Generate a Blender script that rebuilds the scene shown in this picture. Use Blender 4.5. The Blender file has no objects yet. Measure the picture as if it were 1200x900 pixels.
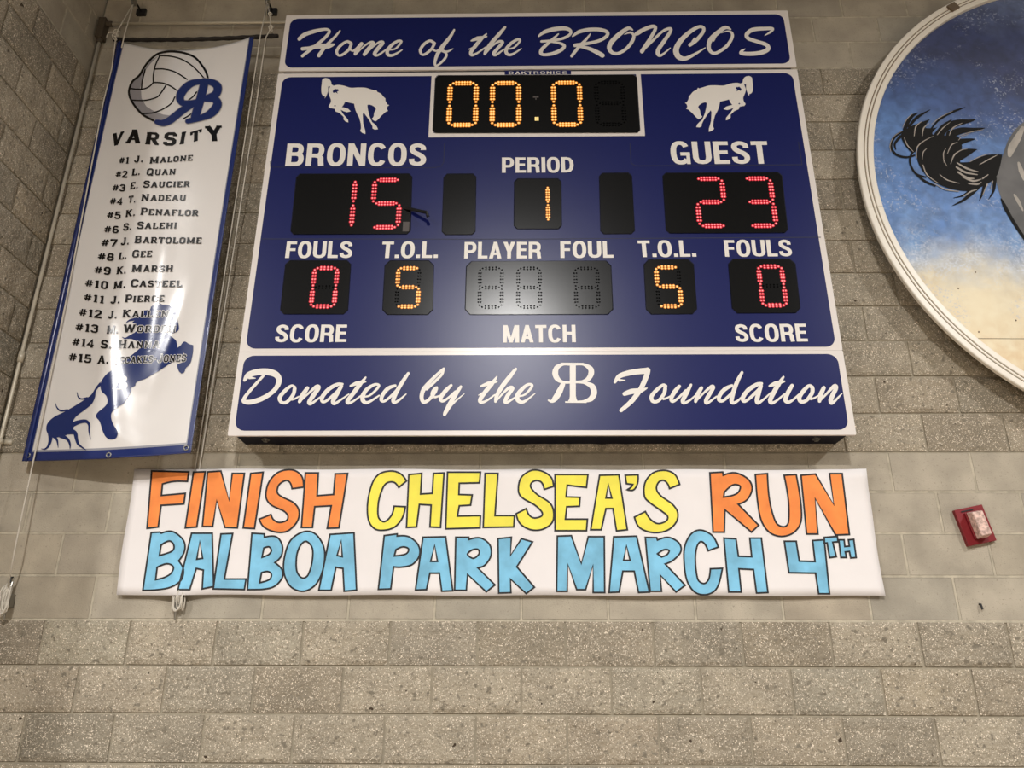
import bpy, bmesh, math, random
from mathutils import Vector, Matrix, noise
from mathutils.geometry import tessellate_polygon, delaunay_2d_cdt

# ------------------------------------------------------------------ camera, world, lamps, exposure
S = bpy.context.scene
COL = S.collection
Z0 = 1.8288                       # height above the floor of the ledge joint the wall is measured from
FPX = 927.395                     # focal length in pixels of the 1200 x 900 frame
CAM = Vector((2.25023, -3.8366, Z0 - 0.313138))
yaw, pitch, roll = -0.0161679, 0.37169987, 0.00344022
_f = Vector((math.sin(yaw)*math.cos(pitch), math.cos(yaw)*math.cos(pitch), math.sin(pitch)))
_r = Vector((math.cos(yaw), -math.sin(yaw), 0)); _u = _r.cross(_f)
CR = math.cos(roll)*_r + math.sin(roll)*_u; CU = -math.sin(roll)*_r + math.cos(roll)*_u; CF = _f
cam = bpy.data.cameras.new('camera'); cam.sensor_width = 36; cam.lens = FPX/1200*36
cam.clip_start = 0.05
co = bpy.data.objects.new('camera', cam); COL.objects.link(co)
m = Matrix((CR, CU, -CF)).transposed().to_4x4(); m.translation = CAM; co.matrix_world = m
S.camera = co
S.view_settings.view_transform = 'Standard'; S.view_settings.look = 'None'
S.view_settings.gamma = 1; S.view_settings.use_curve_mapping = False
S.view_settings.exposure = 0.0
w = bpy.data.worlds.new('gym_air'); S.world = w; w.use_nodes = True
w.node_tree.nodes['Background'].inputs[0].default_value = (1.0, 0.96, 0.9, 1)
w.node_tree.nodes['Background'].inputs[1].default_value = 0.07
def lamp(x, y, z, power, size=0.6):
    L = bpy.data.lights.new('gym_lamp', 'AREA'); L.shape = 'DISK'; L.size = size
    L.energy = power; L.spread = math.radians(156); L.color = (1.0, 0.98, 0.956)
    o = bpy.data.objects.new('gym_lamp', L); COL.objects.link(o); o.location = (x, y, z)
lamp(-5.5, -9.3, Z0 + 6.2, 850, .6)
lamp(-4.4, -7.4, Z0 + 6.2, 250, .5)
lamp(2.05, -10.4, Z0 + 6.1, 1500, .6)
lamp(9.6, -7.2, Z0 + 6.2, 950)
lamp(2.4, -14.5, Z0 + 6.3, 500, 0.8)

# ------------------------------------------------------------------ helpers
def U(px, py, Y):                 # the point of the plane y = Y seen at a pixel of the photograph
    d = CR*((px-600)/FPX) + CU*((450-py)/FPX) + CF
    return CAM + d*((Y - CAM.y)/d.y)
def lin(c): c /= 255; return c/12.92 if c <= .04045 else ((c+.055)/1.055)**2.4
def rgb(r, g, b): return (lin(r), lin(g), lin(b), 1)
def mat(name, col, rough=.5, metal=0, bump=0, bscale=60, emit=None, estr=1, mott=0, mscale=8, coat=0, spec=.5):
    M = bpy.data.materials.new(name); M.use_nodes = True; t = M.node_tree; b = t.nodes['Principled BSDF']
    b.inputs['Base Color'].default_value = col; b.inputs['Roughness'].default_value = rough
    b.inputs['Metallic'].default_value = metal; b.inputs['Specular IOR Level'].default_value = spec
    if coat: b.inputs['Coat Weight'].default_value = coat; b.inputs['Coat Roughness'].default_value = .16
    if emit: b.inputs['Emission Color'].default_value = emit; b.inputs['Emission Strength'].default_value = estr
    if bump or mott:
        tc = t.nodes.new('ShaderNodeTexCoord')
    if bump:
        n = t.nodes.new('ShaderNodeTexNoise'); n.inputs['Scale'].default_value = bscale; n.inputs['Detail'].default_value = 4
        t.links.new(tc.outputs['Object'], n.inputs['Vector'])
        bp_ = t.nodes.new('ShaderNodeBump'); bp_.inputs['Strength'].default_value = bump; bp_.inputs['Distance'].default_value = .01
        t.links.new(n.outputs['Fac'], bp_.inputs['Height']); t.links.new(bp_.outputs['Normal'], b.inputs['Normal'])
    if mott:
        n = t.nodes.new('ShaderNodeTexNoise'); n.inputs['Scale'].default_value = mscale; n.inputs['Detail'].default_value = 3
        t.links.new(tc.outputs['Object'], n.inputs['Vector'])
        r = t.nodes.new('ShaderNodeValToRGB'); r.color_ramp.elements[0].position = .35; r.color_ramp.elements[1].position = .65
        r.color_ramp.elements[0].color = tuple(c*(1-mott) for c in col[:3]) + (1,)
        r.color_ramp.elements[1].color = tuple(min(1, c*(1+mott*.5)) for c in col[:3]) + (1,)
        t.links.new(n.outputs['Fac'], r.inputs['Fac']); t.links.new(r.outputs['Color'], b.inputs['Base Color'])
    return M
def empty(name, loc, label=None, cat=None, group=None):
    o = bpy.data.objects.new(name, None); COL.objects.link(o); o.location = loc; o.empty_display_size = .1
    return tag(o, label, cat, group)
def tag(o, label=None, cat=None, group=None):
    if label: o['label'] = label
    if cat: o['category'] = cat
    if group: o['group'] = group
    return o
def add(name, bm, mats, parent=None, smooth=False, bevel=0, label=None):
    me = bpy.data.meshes.new(name); bm.to_mesh(me); bm.free()
    for mm in (mats if isinstance(mats, (list, tuple)) else [mats]): me.materials.append(mm)
    if smooth:
        for p in me.polygons: p.use_smooth = True
    o = bpy.data.objects.new(name, me); COL.objects.link(o)
    if parent:
        o.parent = parent
        base = Vector((0, 0, 0)); q = parent
        while q: base += q.location; q = q.parent
        o.location = -base         # meshes are written in world coordinates
    if bevel:
        b = o.modifiers.new('bevel', 'BEVEL'); b.width = bevel; b.segments = 2; b.limit_method = 'ANGLE'
    if label: o['label'] = label
    return o
def box(bm, x0, x1, y0, y1, z0, z1, mi=0):
    v = [bm.verts.new((x, y, z)) for x in (x0, x1) for y in (y0, y1) for z in (z0, z1)]
    for f in ((0,1,3,2), (4,6,7,5), (0,4,5,1), (2,3,7,6), (0,2,6,4), (1,5,7,3)):
        bm.faces.new([v[i] for i in f]).material_index = mi
    return v
def tube(bm, pts, r, n=10, closed=False, mi=0):
    pts = [Vector(p) for p in pts]; rings = []; N = len(pts); prev = None
    for i, p in enumerate(pts):
        a = pts[i-1] if (i or closed) else p; b = pts[(i+1) % N] if (i < N-1 or closed) else p
        t = (b-a).normalized()
        if prev is None:
            k = Vector((0, 0, 1)) if abs(t.z) < .9 else Vector((1, 0, 0)); s = t.cross(k).normalized()
        else: s = (prev - t*prev.dot(t)).normalized()
        prev = s; q = t.cross(s); rr = r[i] if isinstance(r, (list, tuple)) else r
        rings.append([bm.verts.new(p + (s*math.cos(2*math.pi*j/n) + q*math.sin(2*math.pi*j/n))*rr) for j in range(n)])
    for i in range(N if closed else N-1):
        A, B = rings[i], rings[(i+1) % N]
        for j in range(n): bm.faces.new((A[j], A[(j+1) % n], B[(j+1) % n], B[j])).material_index = mi
    if not closed:
        bm.faces.new(list(reversed(rings[0]))).material_index = mi; bm.faces.new(rings[-1]).material_index = mi
def disc(bm, c, r, depth, n=16, r2=None, mi=0):      # short cylinder, axis along y, front towards the room
    c = Vector(c); r2 = r if r2 is None else r2
    A = [bm.verts.new(c + Vector((r*math.cos(2*math.pi*j/n), 0, r*math.sin(2*math.pi*j/n)))) for j in range(n)]
    B = [bm.verts.new(c + Vector((r2*math.cos(2*math.pi*j/n), -depth, r2*math.sin(2*math.pi*j/n)))) for j in range(n)]
    for j in range(n): bm.faces.new((A[j], A[(j+1) % n], B[(j+1) % n], B[j])).material_index = mi
    bm.faces.new(B).material_index = mi; bm.faces.new(list(reversed(A))).material_index = mi
def fixn(bm): bmesh.ops.recalc_face_normals(bm, faces=bm.faces)

# ---- drawn marks: outlines and brush strokes taken in a crop's own coordinates
def tr(ox, oy, s): return lambda x, y: (ox + x/s, oy + y/s)
def crom(P, closed, n=6):         # P: list of (x, y, w)
    out = []; N = len(P)
    for i in range(N if closed else N-1):
        p1, p2 = P[i], P[(i+1) % N]
        p0 = P[i-1] if (i or closed) else p1; p3 = P[(i+2) % N] if (i+2 < N or closed) else p2
        for k in range(n):
            t = k/n; t2 = t*t; t3 = t2*t
            out.append(tuple(.5*((2*p1[j]) + (-p0[j]+p2[j])*t + (2*p0[j]-5*p1[j]+4*p2[j]-p3[j])*t2 + (-p0[j]+3*p1[j]-3*p2[j]+p3[j])*t3) for j in (0, 1)) + (p1[2]+(p2[2]-p1[2])*t,))
    if not closed: out.append(P[-1])
    return out
def outline(s, closed=True):      # "x,y ~x,y": ~ marks a smooth point
    P = []
    for q in s.split():
        sm = q[0] == '~'; x, y = q.lstrip('~').split(','); P.append((float(x), float(y), sm))
    out = []; N = len(P)
    if not closed: P[0] = (*P[0][:2], False); P[-1] = (*P[-1][:2], False)
    for i in range(N):
        a, b = P[i], P[(i+1) % N]
        if not closed and i == N-1: out.append(a[:2]); break
        if not (a[2] or b[2]): out.append(a[:2]); continue
        pa, nb = P[i-1], P[(i+2) % N]
        A, B = Vector(a[:2]), Vector(b[:2])
        ta = (B - Vector(pa[:2]))*.5 if a[2] else None
        tb = (Vector(nb[:2]) - A)*.5 if b[2] else None
        if ta is None: ta = (B-A)*1.5 - tb*.5
        if tb is None: tb = (B-A)*1.5 - ta*.5
        L = (B-A).length
        for v in (ta, tb):
            if v.length > L*1.2: v *= L*1.2/v.length
        for k in range(5):
            t = k/5; h = 2*t**3-3*t*t+1
            v = A*h + ta*(t**3-2*t*t+t) + B*(1-h) + tb*(t**3-t*t); out.append((v.x, v.y))
    return out
class Art:                        # flat figures collected in photograph pixels, then laid on a real surface
    def __init__(s): s.faces = []
    def tri(s, pts, mi=0):
        A = sum(pts[i][0]*pts[(i+1) % len(pts)][1]-pts[(i+1) % len(pts)][0]*pts[i][1] for i in range(len(pts)))
        if abs(A) > 1e-7: s.faces.append((list(reversed(pts)) if A < 0 else list(pts), mi))
    def poly(s, pts, holes=(), mi=0):
        loops = [[Vector((x, y, 0)) for x, y in l] for l in [pts, *holes]]
        flat = [v for l in loops for v in l]
        for t in tessellate_polygon(loops): s.tri([(flat[i].x, flat[i].y) for i in t], mi)
    def stroke(s, P, closed=False, mi=0, cap=True):
        N = len(P); L = []; R = []
        for i in range(N):
            p = Vector(P[i][:2]); h = P[i][2]/2
            a = Vector(P[i-1][:2]) if (i or closed) else p; b = Vector(P[(i+1) % N][:2]) if (i < N-1 or closed) else p
            d0 = (p-a); d1 = (b-p)
            d0 = d0.normalized() if d0.length > 1e-9 else d1.normalized(); d1 = d1.normalized() if d1.length > 1e-9 else d0
            n0 = Vector((-d0.y, d0.x)); n1 = Vector((-d1.y, d1.x)); n = n0+n1
            n = n.normalized() if n.length > 1e-6 else n0
            k = min(1.8, 1/max(.2, n.dot(n0)))
            L.append(p+n*h*k); R.append(p-n*h*k)
        for i in range(N if closed else N-1):
            j = (i+1) % N
            q = [tuple(L[i]), tuple(L[j]), tuple(R[j]), tuple(R[i])]
            cr = [(q[k][0]-q[k-1][0])*(q[(k+1) % 4][1]-q[k][1])-(q[k][1]-q[k-1][1])*(q[(k+1) % 4][0]-q[k][0]) for k in range(4)]
            if min(cr) >= 0 or max(cr) <= 0: s.tri(q, mi)
            else: s.tri(q[:3], mi); s.tri([q[0], q[2], q[3]], mi)
        if cap and not closed:
            for p, q in ((P[0], P[1]), (P[-1], P[-2])):
                if p[2] > .3:
                    c = [(p[0]+p[2]/2*math.cos(t*math.pi/6), p[1]+p[2]/2*math.sin(t*math.pi/6)) for t in range(12)]
                    s.poly(c, mi=mi)
    def brush(s, P, T, sc, closed=False, mi=0, grow=0, n=6):
        s.stroke([(*T(x, y), w_/sc+grow) for x, y, w_ in crom(P, closed, n)], closed, mi)
    def lay(s, mapper, name, mats, parent, label=None, maxlen=None, smooth=False):
        # overlapping strokes are merged into one clean sheet before it is laid down
        bm = bmesh.new(); V = []; F = []
        for pts, mi in s.faces:
            F.append(list(range(len(V), len(V)+len(pts)))); V += [Vector((x, y)) for x, y in pts]
        vo, _, fo, _ov, _oe, src = delaunay_2d_cdt(V, [], F, 1, 1e-4)
        bv = [bm.verts.new((v.x, v.y, 0)) for v in vo]
        for f, sf in zip(fo, src):
            if not sf: continue          # an enclosed gap, such as the eye of an o
            try: bm.faces.new([bv[i] for i in f])
            except ValueError: pass
        if maxlen:
            for _ in range(9):
                E_ = [e for e in bm.edges if e.calc_length() > maxlen]
                if not E_: break
                bmesh.ops.subdivide_edges(bm, edges=E_, cuts=1)
                bmesh.ops.triangulate(bm, faces=[f for f in bm.faces if len(f.verts) > 3])
        for v in bm.verts: v.co = mapper(v.co.x, v.co.y)
        for f in bm.faces:
            f.normal_update()
            if f.normal.y > 0: f.normal_flip()
        return add(name, bm, mats, parent, smooth, label=label)

# ---- condensed bold sans alphabet (height 1)
def sup(cx, cy, rx, ry, a0, a1, n=28, e=2.5, w=(.2, .165)):
    out = []
    for i in range(n+1):
        a = math.radians(a0+(a1-a0)*i/n); c, q = math.cos(a), math.sin(a)
        out.append((cx+rx*math.copysign(abs(c)**(2/e), c), cy+ry*math.copysign(abs(q)**(2/e), q), w[1]+(w[0]-w[1])*abs(c)))
    return out
def bowl(x0, x1, y0, y1, wt=.165, ws=.195):
    ym = (y0+y1)/2; h = (y1-y0)/2; k = x1-.2
    P = [(x0, y1, wt), (k, y1, wt)]
    for i in range(1, 10):
        a = math.pi/2-math.pi*i/10; c, q = math.cos(a), math.sin(a)
        P.append((k+(x1-k)*abs(c)**.8, ym+h*math.copysign(abs(q)**.8, q), wt+(ws-wt)*c))
    return P+[(k, y0, wt), (x0, y0, wt)]
def bar(x0, x1, y, w_=.165): return [(x0, y, w_), (x1, y, w_)]
ST = [(.1, 0, .2), (.1, 1, .2)]
def stem(x): return [(x, 0, .2), (x, 1, .2)]
SG = {  # letter: (width, strokes, polygons)
 'B': (.66, [ST, bowl(.1, .525, .53, .917), bowl(.1, .555, .083, .53)], []),
 'R': (.67, [ST, bowl(.1, .545, .46, .917), [(.34, .46, .17), (.47, .43, .18), (.53, .35, .2), (.54, .18, .2), (.565, 0, .2)]], []),
 'O': (.68, [sup(.34, .5, .24, .435, 0, 360)[:-1] + ['c']], []),
 'N': (.66, [stem(.1), stem(.56)], [[(0, 1), (.21, 1), (.66, 0), (.45, 0)]]),
 'C': (.66, [sup(.34, .5, .24, .435, 32, 328)], []),
 'S': (.63, [crom([(.52, .7, .2), (.5, .84, .18), (.32, .92, .165), (.14, .85, .185), (.12, .7, .2), (.22, .58, .2), (.42, .46, .2), (.53, .32, .2), (.5, .15, .185), (.32, .08, .165), (.13, .15, .185), (.1, .31, .2)], False)], []),
 'P': (.64, [ST, bowl(.1, .54, .42, .917)], []),
 'E': (.55, [ST, bar(.1, .535, .915), bar(.1, .5, .52, .155), bar(.1, .55, .085)], []),
 'I': (.2, [ST], []),
 'D': (.66, [ST, [(.1, .917, .165), (.28, .917, .165), (.43, .87, .18), (.53, .74, .195), (.56, .5, .2), (.53, .26, .195), (.43, .13, .18), (.28, .083, .165), (.1, .083, .165)]], []),
 'G': (.69, [sup(.34, .5, .24, .435, 32, 325), bar(.34, .68, .45, .15), [(.61, 0, .13), (.61, .5, .13)]], []),
 'U': (.66, [[(.1, 1, .2), (.1, .3, .2), (.13, .17, .19), (.21, .1, .17), (.33, .08, .165), (.45, .1, .17), (.53, .17, .19), (.56, .3, .2), (.56, 1, .2)]], []),
 'T': (.58, [bar(0, .58, .915, .17), stem(.29)], []),
 'F': (.52, [ST, bar(.1, .52, .915), bar(.1, .48, .5, .16)], []),
 'L': (.51, [ST, bar(.1, .51, .085, .17)], []),
 'A': (.66, [bar(.15, .51, .28, .15)], [[(0, 0), (.2, 0), (.42, 1), (.24, 1)], [(.66, 0), (.46, 0), (.24, 1), (.42, 1)]]),
 'Y': (.64, [[(.32, 0, .2), (.32, .45, .2)]], [[(0, 1), (.22, 1), (.42, .4), (.22, .4)], [(.64, 1), (.42, 1), (.22, .4), (.42, .4)]]),
 'M': (.82, [stem(.095), stem(.725)], [[(0, 1), (.23, 1), (.49, 0), (.33, 0)], [(.82, 1), (.59, 1), (.33, 0), (.49, 0)]]),
 'H': (.66, [stem(.1), stem(.56), bar(.1, .56, .52, .17)], []),
 'K': (.66, [ST], [[(.1, .28), (.1, .52), (.42, 1), (.65, 1)], [(.23, .6), (.4, .72), (.67, 0), (.44, 0)]]),
 '.': (.2, [], [[(0, 0), (.2, 0), (.2, .2), (0, .2)]]),
 ' ': (.25, [], []),
}
# ---- slab alphabet for the roster (height 1)
def sl(x, top=1, bot=0, d=.15): return [[(x, bot, .17), (x, top, .17)], [(x-d, bot+.05, .1), (x+d, bot+.05, .1)], [(x-d, top-.05, .1), (x+d, top-.05, .1)]]
def ln(*p, w_=.15): return [(x, y, w_) for x, y in p]
def foot(x, y, d=.14): return [(x-d, y, .1), (x+d, y, .1)]
LS = {
 'A': (.86, [ln((.14, 0), (.43, 1)), ln((.72, 0), (.43, 1), w_=.18), ln((.22, .3), (.64, .3), w_=.1), foot(.14, .05), foot(.72, .05), foot(.38, .95, .12)]),
 'B': (.74, sl(.18) + [ln((.18, .95), (.5, .95), (.6, .85), (.6, .62), (.5, .52), (.18, .52), w_=.13), ln((.5, .52), (.64, .4), (.64, .15), (.52, .05), (.18, .05), w_=.13)]),
 'C': (.74, [ln((.66, .7), (.66, .8), (.55, .94), (.25, .94), (.12, .8), (.12, .2), (.25, .06), (.55, .06), (.66, .2), (.66, .28))]),
 'D': (.78, sl(.18) + [ln((.18, .95), (.5, .95), (.66, .8), (.66, .2), (.5, .05), (.18, .05), w_=.14)]),
 'E': (.72, sl(.18) + [ln((.18, .95), (.62, .95), (.62, .75), w_=.11), ln((.18, .5), (.5, .5), w_=.11), ln((.18, .05), (.64, .05), (.64, .26), w_=.11)]),
 'F': (.7, sl(.18) + [ln((.18, .95), (.64, .95), (.64, .75), w_=.11), ln((.18, .5), (.5, .5), w_=.11)]),
 'G': (.78, [ln((.66, .72), (.66, .8), (.55, .94), (.25, .94), (.12, .8), (.12, .2), (.25, .06), (.55, .06), (.66, .16), (.66, .44)), ln((.46, .44), (.74, .44), w_=.11)]),
 'H': (.88, sl(.18) + sl(.7) + [ln((.18, .5), (.7, .5), w_=.12)]),
 'I': (.38, sl(.19)),
 'J': (.62, [ln((.44, 1), (.44, .2), (.34, .06), (.18, .06), (.08, .18), (.08, .3)), foot(.42, .95)]),
 'K': (.84, sl(.18) + [ln((.18, .4), (.66, .95)), ln((.36, .58), (.7, .05)), foot(.66, .95), foot(.7, .05)]),
 'L': (.68, sl(.18) + [ln((.18, .05), (.62, .05), (.62, .3), w_=.11)]),
 'M': (1.04, sl(.18) + sl(.86) + [ln((.18, .97), (.52, .15), (.86, .97))]),
 'N': (.9, [ln((.18, 0), (.18, 1), w_=.13), ln((.72, 0), (.72, 1), w_=.13), ln((.16, .97), (.74, .03), w_=.17), foot(.18, .05), foot(.72, .95), foot(.14, .95, .1)]),
 'O': (.78, [ln((.12, .2), (.12, .8), (.26, .94), (.52, .94), (.66, .8), (.66, .2), (.52, .06), (.26, .06)) + ['c']]),
 'P': (.72, sl(.18) + [ln((.18, .95), (.52, .95), (.63, .84), (.63, .56), (.52, .45), (.18, .45), w_=.13)]),
 'Q': (.78, [ln((.12, .2), (.12, .8), (.26, .94), (.52, .94), (.66, .8), (.66, .2), (.52, .06), (.26, .06)) + ['c'], ln((.4, .25), (.72, -.1), w_=.14)]),
 'R': (.82, sl(.18) + [ln((.18, .95), (.52, .95), (.63, .84), (.63, .58), (.52, .48), (.18, .48), w_=.13), ln((.44, .48), (.66, .05), w_=.16), foot(.7, .05, .1)]),
 'S': (.7, [ln((.6, .72), (.6, .82), (.5, .94), (.22, .94), (.12, .84), (.12, .64), (.22, .54), (.5, .48), (.6, .38), (.6, .16), (.5, .06), (.2, .06), (.1, .16), (.1, .28))]),
 'T': (.74, [ln((.37, 0), (.37, .95), w_=.17), ln((.06, .72), (.06, .95), (.68, .95), (.68, .72), w_=.11), foot(.37, .05)]),
 'U': (.84, [ln((.18, 1), (.18, .2), (.3, .06), (.54, .06), (.66, .2), (.66, 1)), foot(.18, .95), foot(.66, .95)]),
 'V': (.86, [ln((.14, 1), (.43, 0), w_=.18), ln((.72, 1), (.43, 0)), foot(.14, .95), foot(.72, .95)]),
 'W': (1.2, [ln((.14, 1), (.36, 0), w_=.18), ln((.36, 0), (.6, .95)), ln((.6, .95), (.84, 0), w_=.18), ln((.84, 0), (1.06, 1)), foot(.14, .95), foot(1.06, .95), foot(.6, .95)]),
 'Y': (.86, [ln((.14, 1), (.43, .45), w_=.18), ln((.72, 1), (.43, .45)), ln((.43, .5), (.43, 0), w_=.17), foot(.14, .95), foot(.72, .95), foot(.43, .05)]),
 '0': (.72, [ln((.12, .2), (.12, .8), (.24, .94), (.48, .94), (.6, .8), (.6, .2), (.48, .06), (.24, .06)) + ['c']]),
 '1': (.5, [ln((.28, 0), (.28, 1), w_=.17), ln((.08, .82), (.28, .95), w_=.12), foot(.28, .05, .18)]),
 '2': (.68, [ln((.1, .72), (.1, .84), (.2, .94), (.48, .94), (.58, .84), (.58, .62), (.1, .14), (.1, .06), (.62, .06), (.62, .22))]),
 '3': (.66, [ln((.1, .76), (.1, .84), (.2, .94), (.46, .94), (.56, .84), (.56, .62), (.44, .53), (.26, .53)), ln((.44, .53), (.58, .42), (.58, .16), (.48, .06), (.18, .06), (.08, .16), (.08, .26))]),
 '4': (.7, [ln((.48, 0), (.48, .95), (.06, .3), (.66, .3), w_=.13), foot(.48, .05)]),
 '5': (.68, [ln((.58, .94), (.14, .94), (.12, .55), (.46, .58), (.58, .48), (.58, .18), (.46, .06), (.18, .06), (.08, .16), (.08, .26))]),
 '6': (.68, [ln((.56, .84), (.46, .94), (.24, .94), (.12, .8), (.12, .2), (.24, .06), (.46, .06), (.58, .18), (.58, .42), (.46, .54), (.12, .5))]),
 '7': (.64, [ln((.08, .74), (.08, .94), (.58, .94), (.58, .8), (.26, 0))]),
 '8': (.68, [ln((.14, .64), (.14, .84), (.24, .94), (.46, .94), (.56, .84), (.56, .64), (.46, .53), (.24, .53)) + ['c'], ln((.1, .18), (.1, .42), (.22, .53), (.48, .53), (.6, .42), (.6, .18), (.48, .06), (.22, .06)) + ['c']]),
 '9': (.68, [ln((.1, .16), (.2, .06), (.44, .06), (.56, .2), (.56, .8), (.44, .94), (.22, .94), (.1, .82), (.1, .58), (.22, .46), (.56, .5))]),
 '#': (.84, [ln((.28, .05), (.38, .95), w_=.11), ln((.54, .05), (.64, .95), w_=.11), ln((.08, .35), (.78, .35), w_=.11), ln((.12, .65), (.82, .65), w_=.11)]),
 '.': (.26, [ln((.04, .09), (.22, .09), w_=.18)]),
 '-': (.42, [ln((.05, .45), (.37, .45), w_=.14)]),
}
def word(art, text, bl, br, tl, tr_=None, font=SG, gap=.07, mi=0, small=1.0, grow=0, wk=1.0, maxx=None):
    # lays a word into the quadrilateral bl, br, tl, tr (photograph pixels)
    bl, br, tl = Vector(bl), Vector(br), Vector(tl); tr_ = Vector(tr_) if tr_ else br+tl-bl
    x = 0; G = []
    for i, ch in enumerate(text):
        k = 1.0 if (small == 1 or not ch.islower()) else small
        g = font[ch.upper()]; G.append((x, k, g)); x += (g[0]+gap)*k
    W = x-gap
    def mp(px, py): u = px/W; return tuple((bl*(1-u)+br*u)*(1-py) + (tl*(1-u)+tr_*u)*py)
    hpx = (tl-bl).length; sx = (br-bl).length/W
    for x0, k, g in G:
        for st in g[1]:
            cl = st[-1] == 'c'; P = st[:-1] if cl else st
            # build in letter space, then map
            A = Art(); A.stroke([(px*k, py*k, w_*k*wk + grow) for px, py, w_ in P], cl, cap=False)
            for f, _m in A.faces: art.tri([mp(x0+vx, vy) for vx, vy in f], mi)
        for pl in (g[2] if len(g) > 2 else []):
            art.poly([mp(x0+px*k, py*k) for px, py in pl], mi=mi)

# the R-and-B emblem, in units where the height is 1 and y runs up (drawn as strokes)
RBS = [([(.5, .97, .13), (.5, .03, .13)], 0), ([(.2, .985, .05), (.78, .985, .05)], 0), ([(.3, .02, .045), (.86, .02, .045)], 0),
  ([(.45, .97, .06), (.27, .97, .065), (.12, .9, .12), (.06, .76, .145), (.12, .6, .12), (.25, .52, .07), (.46, .515, .06)], 1),
  ([(.29, .5, .1), (.17, .3, .15), (.07, .12, .135), (-.01, .06, .08), (-.1, .08, .035)], 1),
  ([(.55, .96, .055), (.76, .96, .065), (.92, .87, .12), (.95, .75, .135), (.88, .61, .11), (.72, .54, .06), (.55, .535, .055)], 1),
  ([(.55, .525, .055), (.76, .515, .065), (.95, .42, .135), (1.02, .27, .15), (.94, .12, .13), (.76, .04, .065), (.55, .035, .055)], 1)]
def emblem(art, o, ex, ey, mi=0, fat=1.0, grow=0):
    o, ex, ey = Vector(o), Vector(ex), Vector(ey)
    for P, sm in RBS:
        P = crom(P, False, 5) if sm else P
        A = Art(); A.stroke([(x, y, w_*fat+grow) for x, y, w_ in P], False, cap=False)
        for f, _m in A.faces: art.tri([tuple(o+ex*vx+ey*vy) for vx, vy in f], mi)

# ------------------------------------------------------------------ materials
def block_mat(name, base, fleck, dark, split):
    M = bpy.data.materials.new(name); M.use_nodes = True; t = M.node_tree; b = t.nodes['Principled BSDF']
    b.inputs['Roughness'].default_value = .85; b.inputs['Specular IOR Level'].default_value = .25
    tc = t.nodes.new('ShaderNodeTexCoord')
    at = t.nodes.new('ShaderNodeAttribute'); at.attribute_name = 'tone'
    def nz(sc, det=3):
        n = t.nodes.new('ShaderNodeTexNoise'); n.inputs['Scale'].default_value = sc; n.inputs['Detail'].default_value = det
        t.links.new(tc.outputs['Object'], n.inputs['Vector']); return n.outputs['Fac']
    def ramp(fac, a, c, ca=(0, 0, 0, 1), cb=(1, 1, 1, 1)):
        r = t.nodes.new('ShaderNodeValToRGB'); r.color_ramp.elements[0].position = a; r.color_ramp.elements[1].position = c
        r.color_ramp.elements[0].color = ca; r.color_ramp.elements[1].color = cb
        t.links.new(fac, r.inputs['Fac']); return r.outputs['Color']
    def mix(fac, A, B, mode='MIX'):
        x = t.nodes.new('ShaderNodeMix'); x.data_type = 'RGBA'; x.blend_type = mode
        for s_, v in ((x.inputs[0], fac), (x.inputs[6], A), (x.inputs[7], B)):
            if hasattr(v, 'links'): t.links.new(v, s_)
            else: s_.default_value = v
        return x.outputs[2]
    def vor(sc, feature='F1'):
        v = t.nodes.new('ShaderNodeTexVoronoi'); v.inputs['Scale'].default_value = sc; v.feature = feature
        t.links.new(tc.outputs['Object'], v.inputs['Vector']); return v
    lo = tuple(c*.8 for c in base[:3])+(1,); hi = tuple(min(1, c*1.15) for c in base[:3])+(1,)
    c = ramp(nz(5, 4), .3, .7, lo, hi)
    c = mix(1.0, c, at.outputs['Color'], 'MULTIPLY')
    if split:
        v = vor(230)
        sel = t.nodes.new('ShaderNodeSeparateColor'); t.links.new(v.outputs['Color'], sel.inputs[0])
        size = t.nodes.new('ShaderNodeMath'); size.operation = 'MULTIPLY'; size.inputs[1].default_value = .62
        t.links.new(sel.outputs[1], size.inputs[0])
        d = t.nodes.new('ShaderNodeMath'); d.operation = 'LESS_THAN'; t.links.new(v.outputs['Distance'], d.inputs[0]); t.links.new(size.outputs[0], d.inputs[1])
        k = t.nodes.new('ShaderNodeMath'); k.operation = 'GREATER_THAN'; k.inputs[1].default_value = .12; t.links.new(sel.outputs[0], k.inputs[0])
        e = t.nodes.new('ShaderNodeMath'); e.operation = 'MULTIPLY'; t.links.new(d.outputs[0], e.inputs[0]); t.links.new(k.outputs[0], e.inputs[1])
        c = mix(e.outputs[0], c, ramp(sel.outputs[2], .15, .95, tuple(x*.52 for x in base[:3])+(1,), fleck))
        c = mix(ramp(nz(38, 5), .60, .68), c, tuple(x*.55 for x in base[:3])+(1,))
        c = mix(ramp(nz(26, 2), .73, .76), c, dark)
        hsrc = nz(70, 6)
    else:
        c = mix(ramp(nz(90, 2), .62, .72), c, tuple(x*.72 for x in base[:3])+(1,))
        c = mix(ramp(nz(60, 1), .79, .81), c, dark)
        hsrc = nz(160, 4)
    t.links.new(c, b.inputs['Base Color'])
    bm_ = t.nodes.new('ShaderNodeBump'); bm_.inputs['Strength'].default_value = .8 if split else .2; bm_.inputs['Distance'].default_value = .012
    t.links.new(hsrc, bm_.inputs['Height']); t.links.new(bm_.outputs['Normal'], b.inputs['Normal'])
    return M
M_SPLIT = block_mat('split_face_block', rgb(165, 154, 135), rgb(250, 234, 212), rgb(70, 58, 46), True)
M_SMOOTH = block_mat('smooth_block', rgb(174, 164, 147), rgb(200, 190, 170), rgb(110, 98, 80), False)
M_MORTAR = mat('mortar', rgb(184, 174, 154), .9, bump=.2, bscale=120, mott=.2, mscale=20)
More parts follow.
